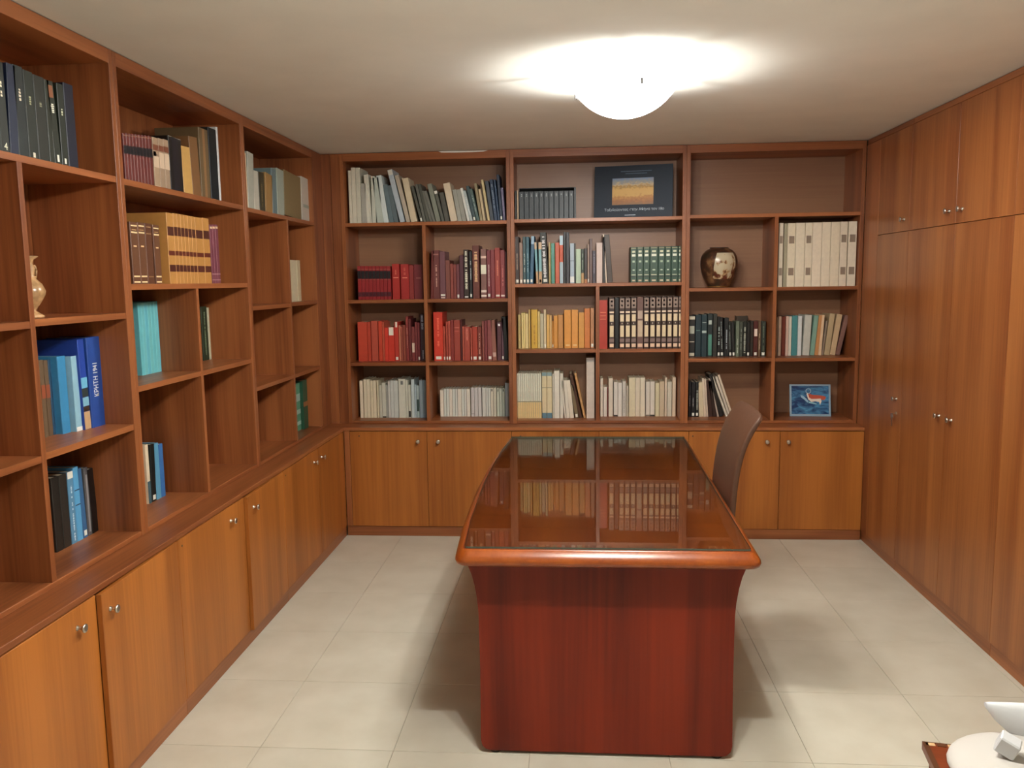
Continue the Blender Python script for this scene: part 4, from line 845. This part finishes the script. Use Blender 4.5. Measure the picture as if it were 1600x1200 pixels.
for row_name, side, rz, group, items in ROWS:
    mh = sum(b[2] for b in items) / len(items)
    for i, (pos, t, h, lean, sb, col, style) in enumerate(items):
        kind = 'book'
        if 'bottom, right niche' in row_name and 'left bay' in row_name or ('middle bay bottom, left' in row_name and i < 12) or 'turquoise' in row_name:
            kind = 'journal'
        elif 'slipcase' in row_name or 'set' in row_name.split() or 'third shelf, right niche' in row_name and 'middle' in row_name and i > 0 or ('second shelf, left niche' in row_name and i < 9) or ('middle unit second' in row_name) or ('middle unit top' in row_name and i < 9) or 'near unit top' in row_name:
            kind = 'bound_volume'
        rnd = random.Random(hash((round(pos * 1000), round(h * 1000))) & 0xffff)
        d = min(0.125 + 0.26 * h * rnd.uniform(0.8, 1.05), DEPTH - sb)
        if 'slipcase' in row_name:
            d = 0.12
        if 'blue row' in row_name:
            d = min(d, 0.15)
        if 'dark row' in row_name:
            d = min(d, 0.135 if sb < 0.2 else 0.06)
        bm, bt = book_mesh(t, h, d, None)
        root = obj(kind, bm, bmat(col))
        th = math.radians(lean)
        # lean: negative = top towards the left
        lift = 0.0
        M = Matrix.Identity(4)
        if lean > 0:
            M = Matrix.Translation((t, 0, 0)) @ Matrix.Rotation(th, 4, 'Y') @ Matrix.Translation((-t, 0, 0))
        elif lean < 0:
            M = Matrix.Rotation(th, 4, 'Y')
        if side == 'B':
            B0 = Matrix.Translation((pos, YB + sb, rz))
        else:
            B0 = Matrix.Translation((XL - sb, pos, rz)) @ Matrix.Rotation(math.pi / 2, 4, 'Z')
        root.matrix_world = B0 @ M
        adj = 'leaning' if abs(lean) > 4 else 'thick' if t > 0.045 else 'slim' if t < 0.013 else 'tall' if h > 1.15 * mh else 'short' if h < 0.87 * mh else ''
        lab = ' '.join(x for x in (adj, colour_name(col), {'book': 'book', 'journal': 'journal', 'bound_volume': 'volume'}[kind]) if x)
        lab += ', %s from left, %s' % (ordn(i), row_name)
        tag(root, lab, {'book': 'book', 'journal': 'journal', 'bound_volume': 'volume'}[kind], group)
        # pages
        bm = bmesh.new(); box(bm, bt + 0.0003, t - bt - 0.0003, bt * 1.6 + 0.0005, d - 0.004, 0.002, h - 0.003)
        obj('page_block', bm, PAPERM, root)
        for tok in style.split():
            if tok == 'l':
                strip('shelf_label', root, bmat('cfc8ba', 0.7), t * 0.2, t * 0.8, h * 0.03, h * 0.03 + 0.02)
            elif tok == 'K':
                Mt = Matrix.Translation((t * 0.5, -0.0008, h * 0.53)) @ Matrix.Rotation(math.pi / 2, 4, 'X') @ Matrix.Rotation(math.pi / 2, 4, 'Z')
                text_part('title_lettering', 'ΚΡΗΤΗ 1941', 0.04, bmat('e4e4e0', 0.7), root, Mt @ Matrix.Diagonal((0.56, 1.0, 1.0, 1.0)))
            elif tok.startswith('N4'):
                Mt = Matrix.Translation((t * 0.5, -0.0008, h * 0.07)) @ Matrix.Rotation(math.pi / 2, 4, 'X')
                text_part('volume_number', '4', 0.03, bmat('d0c8b0', 0.7), root, Mt)
            elif tok.startswith('b:'):
                q = tok.split(':'); a, b = float(q[1]), float(q[2]); wf = float(q[4]) if len(q) > 4 else 0.97
                strip('spine_band', root, bmat(q[3]), t * (0.5 - wf / 2), t * (0.5 + wf / 2), h * a + 0.0006, h * b - 0.0006)
            elif tok[0] in 'tT':
                q = tok.split(':'); a, b = float(q[1]), float(q[2]); wf = 0.5 if tok[0] == 'T' else 0.24
                vs, fs = [], []
                z = h * a; L = h * b; y = -0.0006
                while z < L:
                    dz = rnd.uniform(0.005, 0.011)
                    if rnd.random() < 0.86:
                        w1_ = t * wf * rnd.uniform(0.65, 1.0) / 2
                        k = len(vs)
                        vs += [(t / 2 - w1_, y, z), (t / 2 + w1_, y, z), (t / 2 + w1_, y, min(z + dz * 0.72, L)), (t / 2 - w1_, y, min(z + dz * 0.72, L))]
                        fs.append((k, k + 1, k + 2, k + 3))
                    z += dz
                if fs:
                    me = bpy.data.meshes.new('title_lettering'); me.from_pydata(vs, [], fs); me.materials.append(bmat(q[3], 0.6))
                    o = bpy.data.objects.new('title_lettering', me); C.objects.link(o); o.parent = root

# slipcase round the dark volumes
SC = bmat('16191b')
sc = thing('slipcase', 'dark open-fronted slipcase holding eleven small volumes, back bookcase', 'slipcase', (-0.14, YB + 0.025, 2.06))
x0, x1 = -0.3434, 0.0065
bx('side', sc, SC, (x0 - 0.003, YB + 0.026, 2.0601), (x0 - 0.0005, YB + 0.155, 2.2535), 0.0004)
bx('side', sc, SC, (x1, YB + 0.026, 2.0601), (x1 + 0.012, YB + 0.155, 2.2535), 0.0004)
bx('lid', sc, SC, (x0 - 0.003, YB + 0.026, 2.2537), (x1 + 0.012, YB + 0.155, 2.2565), 0.0004)
bx('rear', sc, SC, (x0 - 0.003, YB + 0.1552, 2.0601), (x1 + 0.012, YB + 0.158, 2.2565), 0.0004)

# ------------------------------------------------------------------ standing album
def pic_mat(name, ramp, scale, axis='z', warp=0.25):
    m, nt, b = nmat(name)
    tc = N(nt, 'ShaderNodeTexCoord'); sp = N(nt, 'ShaderNodeSeparateXYZ')
    nt.links.new(tc.outputs['Generated'], sp.inputs[0])
    nz = N(nt, 'ShaderNodeTexNoise'); nz.inputs['Scale'].default_value = scale; nz.inputs['Detail'].default_value = 5
    nt.links.new(tc.outputs['Generated'], nz.inputs['Vector'])
    ma = N(nt, 'ShaderNodeMath', operation='MULTIPLY_ADD'); ma.inputs[1].default_value = warp
    nt.links.new(nz.outputs['Fac'], ma.inputs[0]); nt.links.new(sp.outputs['Z'], ma.inputs[2])
    sb_ = N(nt, 'ShaderNodeMath', operation='SUBTRACT'); sb_.inputs[1].default_value = warp * 0.5
    nt.links.new(ma.outputs[0], sb_.inputs[0])
    r = N(nt, 'ShaderNodeValToRGB')
    els = r.color_ramp.elements
    while len(els) < len(ramp):
        els.new(0.5)
    for e, (p, c) in zip(els, ramp):
        e.position = p; e.color = lin(c, 1.15)
    nt.links.new(sb_.outputs[0], r.inputs['Fac']); nt.links.new(r.outputs['Color'], b.inputs['Base Color'])
    b.inputs['Roughness'].default_value = 0.35
    return m
al = thing('album', 'large dark blue landscape album with ruins photograph, propped on top shelf', 'book', (0.135, YB + 0.14, 2.0605))
al.rotation_euler = (math.radians(-9), 0, math.radians(-9))
AW, AH, AT = 0.505, 0.345, 0.03
NAVY = bmat('1a2a3a', 0.6)
bm = bmesh.new(); box(bm, 0, AW, 0, 0.003, 0, AH, 0.0006); box(bm, 0, AW, AT - 0.003, AT, 0, AH, 0.0006); box(bm, 0, 0.004, 0.003, AT - 0.003, 0, AH)
obj('cover', bm, NAVY, al)
bm = bmesh.new(); box(bm, 0.0045, AW - 0.004, 0.0032, AT - 0.0032, 0.003, AH - 0.003); obj('page_block', bm, PAPER, al)
bm = bmesh.new(); box(bm, 0.117, 0.383, -0.0006, 0.0002, 0.088, 0.262)
obj('cover_picture', bm, pic_mat('ruins_print', [(0.0, '8a6a4c'), (0.12, '9c6c48'), (0.28, 'b48450'), (0.36, 'cca868'), (0.58, 'd0ac6c'), (0.68, 'a8844c'), (0.76, 'c4b490'), (0.84, '9c9c98'), (1.0, '7c94b4')], 11.0, warp=0.42), al)
RX = Matrix.Rotation(math.pi / 2, 4, 'X')
INKG = bmat('a2b0ba', 0.6)
text_part('cover_title', 'Ταξιδεύοντας στην Αθήνα τον 18ο', 0.0235, INKG, al, Matrix.Translation((0.26, -0.0006, 0.056)) @ RX)
for x0, x1, z in ((0.17, 0.37, 0.305), (0.2, 0.34, 0.29), (0.2, 0.27, 0.018)):
    strip('cover_line', al, bmat('5a7084' if z > 0.1 else '9aa4b0', 0.6), x0, x1, z, z + (0.003 if z > 0.1 else 0.004))

# ------------------------------------------------------------------ framed picture
BLUEW = plain('pale_blue_frame', lin('8fa8b8'), rough=0.4)
pf = thing('picture_frame', 'small blue picture in a pale frame propped in a lower niche', 'picture', (1.435, YB + 0.17, FZ + 0.0005))
pf.rotation_euler = (math.radians(-11), 0, math.radians(-3))
PW, PH = 0.262, 0.212
bm = bmesh.new()
for a in ((0, PW, 0, 0.014), (0, PW, PH - 0.01, PH), (0, 0.011, 0.014, PH - 0.01), (PW - 0.011, PW, 0.014, PH - 0.01)):
    box(bm, a[0], a[1], 0, 0.016, a[2], a[3])
obj('frame', bm, BLUEW, pf)
m, nt, b = nmat('deep_blue_print')
tc = N(nt, 'ShaderNodeTexCoord'); nz = N(nt, 'ShaderNodeTexNoise'); nz.inputs['Scale'].default_value = 3.2; nz.inputs['Detail'].default_value = 6; nz.inputs['Distortion'].default_value = 1.2
mp = N(nt, 'ShaderNodeMapping'); mp.inputs['Rotation'].default_value = (0, 0.6, 0); mp.inputs['Scale'].default_value = (1, 1, 2.0)
nt.links.new(tc.outputs['Generated'], mp.inputs[0]); nt.links.new(mp.outputs[0], nz.inputs['Vector'])
r = N(nt, 'ShaderNodeValToRGB'); r.color_ramp.elements[0].position = 0.38; r.color_ramp.elements[0].color = lin('12305a', 1.2)
r.color_ramp.elements[1].position = 0.75; r.color_ramp.elements[1].color = lin('4c8cb4', 1.2)
nt.links.new(nz.outputs['Fac'], r.inputs['Fac']); nt.links.new(r.outputs['Color'], b.inputs['Base Color']); b.inputs['Roughness'].default_value = 0.25
bm = bmesh.new(); box(bm, 0.0105, PW - 0.0105, 0.006, 0.012, 0.0135, PH - 0.0095); obj('print', bm, m, pf)
def blob(name, pts, hexc, y):
    bm = bmesh.new(); extrude_poly(bm, pts, y - 0.0003, y, 'xz'); obj(name, bm, bmat(hexc, 0.3), pf)
blob('painted_shape', [(0.118, 0.135), (0.125, 0.15), (0.15, 0.142), (0.185, 0.14), (0.222, 0.135), (0.235, 0.125), (0.222, 0.108), (0.19, 0.112), (0.16, 0.1), (0.135, 0.104)], 'b4482c', 0.0059)
blob('painted_shape', [(0.108, 0.15), (0.118, 0.155), (0.125, 0.125), (0.14, 0.115), (0.17, 0.116), (0.2, 0.118), (0.205, 0.1), (0.195, 0.075), (0.19, 0.095), (0.165, 0.1), (0.14, 0.095), (0.12, 0.112)], 'c4b8a8', 0.0055)
bm = bmesh.new()
rings = [[bm.verts.new((0.121 + r_ * math.cos(2 * math.pi * i / 18), y_, 0.168 + r_ * math.sin(2 * math.pi * i / 18))) for i in range(18)] for r_, y_ in ((0.018, 0.0057), (0.013, 0.0057))]
for i in range(18):
    bm.faces.new((rings[0][i], rings[0][(i + 1) % 18], rings[1][(i + 1) % 18], rings[1][i]))
obj('painted_ring', bm, bmat('7c98a8', 0.3), pf)
blob('painted_shape', [(0.07, 0.14), (0.085, 0.138), (0.105, 0.12), (0.122, 0.1), (0.115, 0.09), (0.095, 0.11), (0.075, 0.125)], '7ea4b8', 0.0057)
blob('painted_shape', [(0.12, 0.088), (0.15, 0.083), (0.172, 0.078), (0.175, 0.084), (0.15, 0.093), (0.125, 0.098)], '74a8b4', 0.0057)

# ------------------------------------------------------------------ vases
m, nt, b = nmat('brown_gilt_porcelain')
tc = N(nt, 'ShaderNodeTexCoord')
nz = N(nt, 'ShaderNodeTexNoise'); nz.inputs['Scale'].default_value = 22; nz.inputs['Detail'].default_value = 6
nt.links.new(tc.outputs['Object'], nz.inputs['Vector'])
r = N(nt, 'ShaderNodeValToRGB')
els = r.color_ramp.elements
els[0].position = 0.35; els[0].color = lin('2c261c', 1.2); els[1].position = 0.7; els[1].color = lin('7a5c3c', 1.2)
e = els.new(0.48); e.color = lin('40281c', 1.2); e = els.new(0.56); e.color = lin('523422', 1.2)
nt.links.new(nz.outputs['Fac'], r.inputs['Fac']); nt.links.new(r.outputs['Color'], b.inputs['Base Color']); b.inputs['Roughness'].default_value = 0.28
VASE = m
vprof = [(0.066, 0.0), (0.069, 0.006), (0.071, 0.012), (0.084, 0.035), (0.100, 0.065), (0.112, 0.10), (0.118, 0.14), (0.119, 0.165), (0.115, 0.195), (0.104, 0.22), (0.086, 0.239), (0.066, 0.2495), (0.0585, 0.2525), (0.0595, 0.256), (0.058, 0.258)]
vs_ = thing('vase', 'round-bellied brown and cream painted vase on the right bay shelf', 'vase', (0.948, YB + 0.15, 1.6055))
bm = bmesh.new(); lathe(bm, vprof + [(0.050, 0.254), (0.052, 0.242), (0.09, 0.22), (0.105, 0.17), (0.06, 0.03)], 40)
obj('body', bm, VASE, vs_)
# cream painted panel on the belly, following the profile
def vr(z):
    for (r0, z0), (r1, z1) in zip(vprof, vprof[1:]):
        if z0 <= z <= z1 and z1 > z0:
            return r0 + (r1 - r0) * (z - z0) / (z1 - z0)
    return 0.1
m, nt, b = nmat('cream_painted_scene')
tc = N(nt, 'ShaderNodeTexCoord'); nz = N(nt, 'ShaderNodeTexNoise'); nz.inputs['Scale'].default_value = 4.0; nz.inputs['Detail'].default_value = 7
sp = N(nt, 'ShaderNodeSeparateXYZ'); nt.links.new(tc.outputs['Generated'], sp.inputs[0]); nt.links.new(tc.outputs['Generated'], nz.inputs['Vector'])
ma = N(nt, 'ShaderNodeMath', operation='MULTIPLY_ADD'); ma.inputs[1].default_value = -0.28
nt.links.new(sp.outputs['Z'], ma.inputs[0]); nt.links.new(nz.outputs['Fac'], ma.inputs[2])
r = N(nt, 'ShaderNodeValToRGB'); els = r.color_ramp.elements
els[0].position = 0.37; els[0].color = lin('b8ac90', 1.1); els[1].position = 0.5; els[1].color = lin('54281a', 1.2)
e = els.new(0.42); e.color = lin('a4845c', 1.1)
nt.links.new(ma.outputs[0], r.inputs['Fac']); nt.links.new(r.outputs['Color'], b.inputs['Base Color']); b.inputs['Roughness'].default_value = 0.28
bm = bmesh.new()
grid = []
NA, NZ_ = 10, 12
for j in range(NZ_ + 1):
    z = 0.055 + (0.222 - 0.055) * j / NZ_
    v = j / NZ_
    wl = -116 + 16 * max(v - 0.4, 0) + 10 * max(0.4 - v, 0) - (8 if v < 0.1 else 0); wr = -40 - 12 * max(v - 0.7, 0)
    grid.append([bm.verts.new(((vr(z) + 0.0012) * math.cos(math.radians(wl + (wr - wl) * i / NA)), (vr(z) + 0.0012) * math.sin(math.radians(wl + (wr - wl) * i / NA)), z)) for i in range(NA + 1)])
for j in range(NZ_):
    for i in range(NA):
        bm.faces.new((grid[j][i], grid[j][i + 1], grid[j + 1][i + 1], grid[j + 1][i])).smooth = True
obj('painted_panel', bm, m, vs_)
bm = bmesh.new(); lathe(bm, [(0.0685, 0.002), (0.0708, 0.006), (0.0715, 0.010)], 40, cap0=False, cap1=False); obj('foot_rim', bm, plain('gilt', lin('c49c5c'), rough=0.25, metal=0.8), vs_)
bm = bmesh.new(); lathe(bm, [(0.0605, 0.2555), (0.0612, 0.258), (0.057, 0.2592), (0.055, 0.2575)], 40, cap0=False, cap1=False); obj('mouth_rim', bm, DARKHOLE, vs_)

GOLD = plain('cream_gilt_glaze', lin('a8845c', 1.1), rough=0.25, noise=0.35, scale=45)
fv = thing('vase', 'small slender cream and gold footed vase, left bookcase niche', 'vase', (-1.71, 2.512, 1.5705))
bm = bmesh.new()
lathe(bm, [(0.034, 0), (0.036, 0.006), (0.024, 0.014), (0.012, 0.022), (0.014, 0.028), (0.030, 0.05), (0.042, 0.072), (0.044, 0.085), (0.036, 0.105), (0.02, 0.122), (0.015, 0.135), (0.019, 0.155), (0.013, 0.17), (0.016, 0.182), (0.03, 0.192), (0.029, 0.194), (0.012, 0.18)], 28)
obj('body', bm, GOLD, fv)
for s in (-1, 1):
    bm = bmesh.new()
    pts = [(s * 0.02, 0.16), (s * 0.032, 0.165), (s * 0.038, 0.15), (s * 0.034, 0.13), (s * 0.026, 0.118)]
    for (a0, z0), (a1, z1) in zip(pts, pts[1:]):
        p = Vector((0, a0, z0)); q = Vector((0, a1, z1)); dd = q - p
        lathe(bm, [(0.0035, 0), (0.0035, dd.length)], 8, Matrix.Translation(p) @ dd.to_track_quat('Z', 'Y').to_matrix().to_4x4())
    obj('handle', bm, GOLD, fv)

# ------------------------------------------------------------------ small table in the lower right corner
ZT = 0.55
st = thing('side_table', 'small reddish wooden table with striped inlaid border, lower right corner', 'table', (0.834, 1.945, 0), math.radians(-9))
TOPW = wood('red_table_top', lin('4e2010'), lin('74331a'), 'x', rough=0.3, coat=0.3)
LTI = plain('light_inlay', lin('c8a478'), rough=0.4); DKI = plain('dark_inlay', lin('4c2c18'), rough=0.4)
bm = bmesh.new(); box(bm, 0, 0.5, -0.5, 0, ZT - 0.02, ZT - 0.001, 0.001); obj('table_top', bm, TOPW, st)
bm = bmesh.new()
for i in range(20):
    if i % 2 == 0:
        box(bm, 0.0245 * i + 0.006, 0.0245 * (i + 1) + 0.002, -0.016, -0.004, ZT - 0.001, ZT)
o = obj('light_inlay_border', bm, LTI, st); o['kind'] = 'stuff'
bm = bmesh.new()
for i in range(20):
    if i % 2:
        box(bm, 0.0245 * i + 0.006, 0.0245 * (i + 1) + 0.002, -0.016, -0.004, ZT - 0.001, ZT)
box(bm, 0.0, 0.5, -0.004, 0, ZT - 0.001, ZT); box(bm, 0, 0.012, -0.5, -0.004, ZT - 0.001, ZT)
o = obj('dark_inlay_border', bm, DKI, st); o['kind'] = 'stuff'
for x in (0.03, 0.47):
    for y in (-0.47, -0.03):
        bm = bmesh.new(); lathe(bm, [(0.014, 0), (0.02, ZT - 0.0205)], 12, Matrix.Translation((x, y, 0))); obj('leg', bm, TOPW, st)
WHITEP = plain('white_glossy_plastic', (0.62, 0.63, 0.64, 1), rough=0.4)
OFFW = plain('off_white_fabric', (0.52, 0.49, 0.45, 1), rough=0.7)
bm = bmesh.new()
bmesh.ops.create_uvsphere(bm, u_segments=28, v_segments=14, radius=1.0)
for v in bm.verts:
    v.co = Vector((v.co.x * 0.155, v.co.y * 0.15, max(v.co.z, -0.35) * 0.046 + 0.0161))
    if v.co.x < 0:
        v.co.z *= 0.9
for f in bm.faces:
    f.smooth = True
tag(obj('cushion', bm, OFFW, None, (0.995, 1.80, ZT + 0.0005)), 'rounded off-white cushion-like object on the small inlaid table', 'cushion')
bm = bmesh.new(); box(bm, -0.021, 0.021, -0.018, 0.018, 0, 0.04, 0.003)
wb_ = obj('white_block', bm, WHITEP, None, (0.948, 1.80, ZT + 0.064)); wb_.rotation_euler = (math.radians(8), math.radians(22), math.radians(-30))
tag(wb_, 'small white square block beside the rounded cushion, lower right corner', 'block')
secs = [((0.966, 1.925, 0.657), 0.006, 0.007), ((0.985, 1.918, 0.646), 0.022, 0.012), ((1.02, 1.91, 0.632), 0.040, 0.02), ((1.06, 1.895, 0.624), 0.054, 0.026), ((1.12, 1.878, 0.622), 0.058, 0.03), ((1.22, 1.85, 0.617), 0.0665, 0.034), ((1.29, 1.835, 0.61), 0.05, 0.025)]
bm = bmesh.new(); rings = []
for (x, y, z), rv, rd in secs:
    rings.append([bm.verts.new((x - 1.2, y - 1.89 + rd * math.cos(2 * math.pi * i / 16), z - ZT + rv * math.sin(2 * math.pi * i / 16))) for i in range(16)])
for a, b in zip(rings, rings[1:]):
    for i in range(16):
        bm.faces.new((a[i], a[(i + 1) % 16], b[(i + 1) % 16], b[i])).smooth = True
bm.faces.new(rings[0]); bm.faces.new(list(reversed(rings[-1])))
pb_ = tag(obj('plastic_bag', bm, WHITEP, None, (1.2, 1.89, ZT), recalc=True), 'bright white pointed bag behind the rounded cushion, cut by right edge', 'bag')
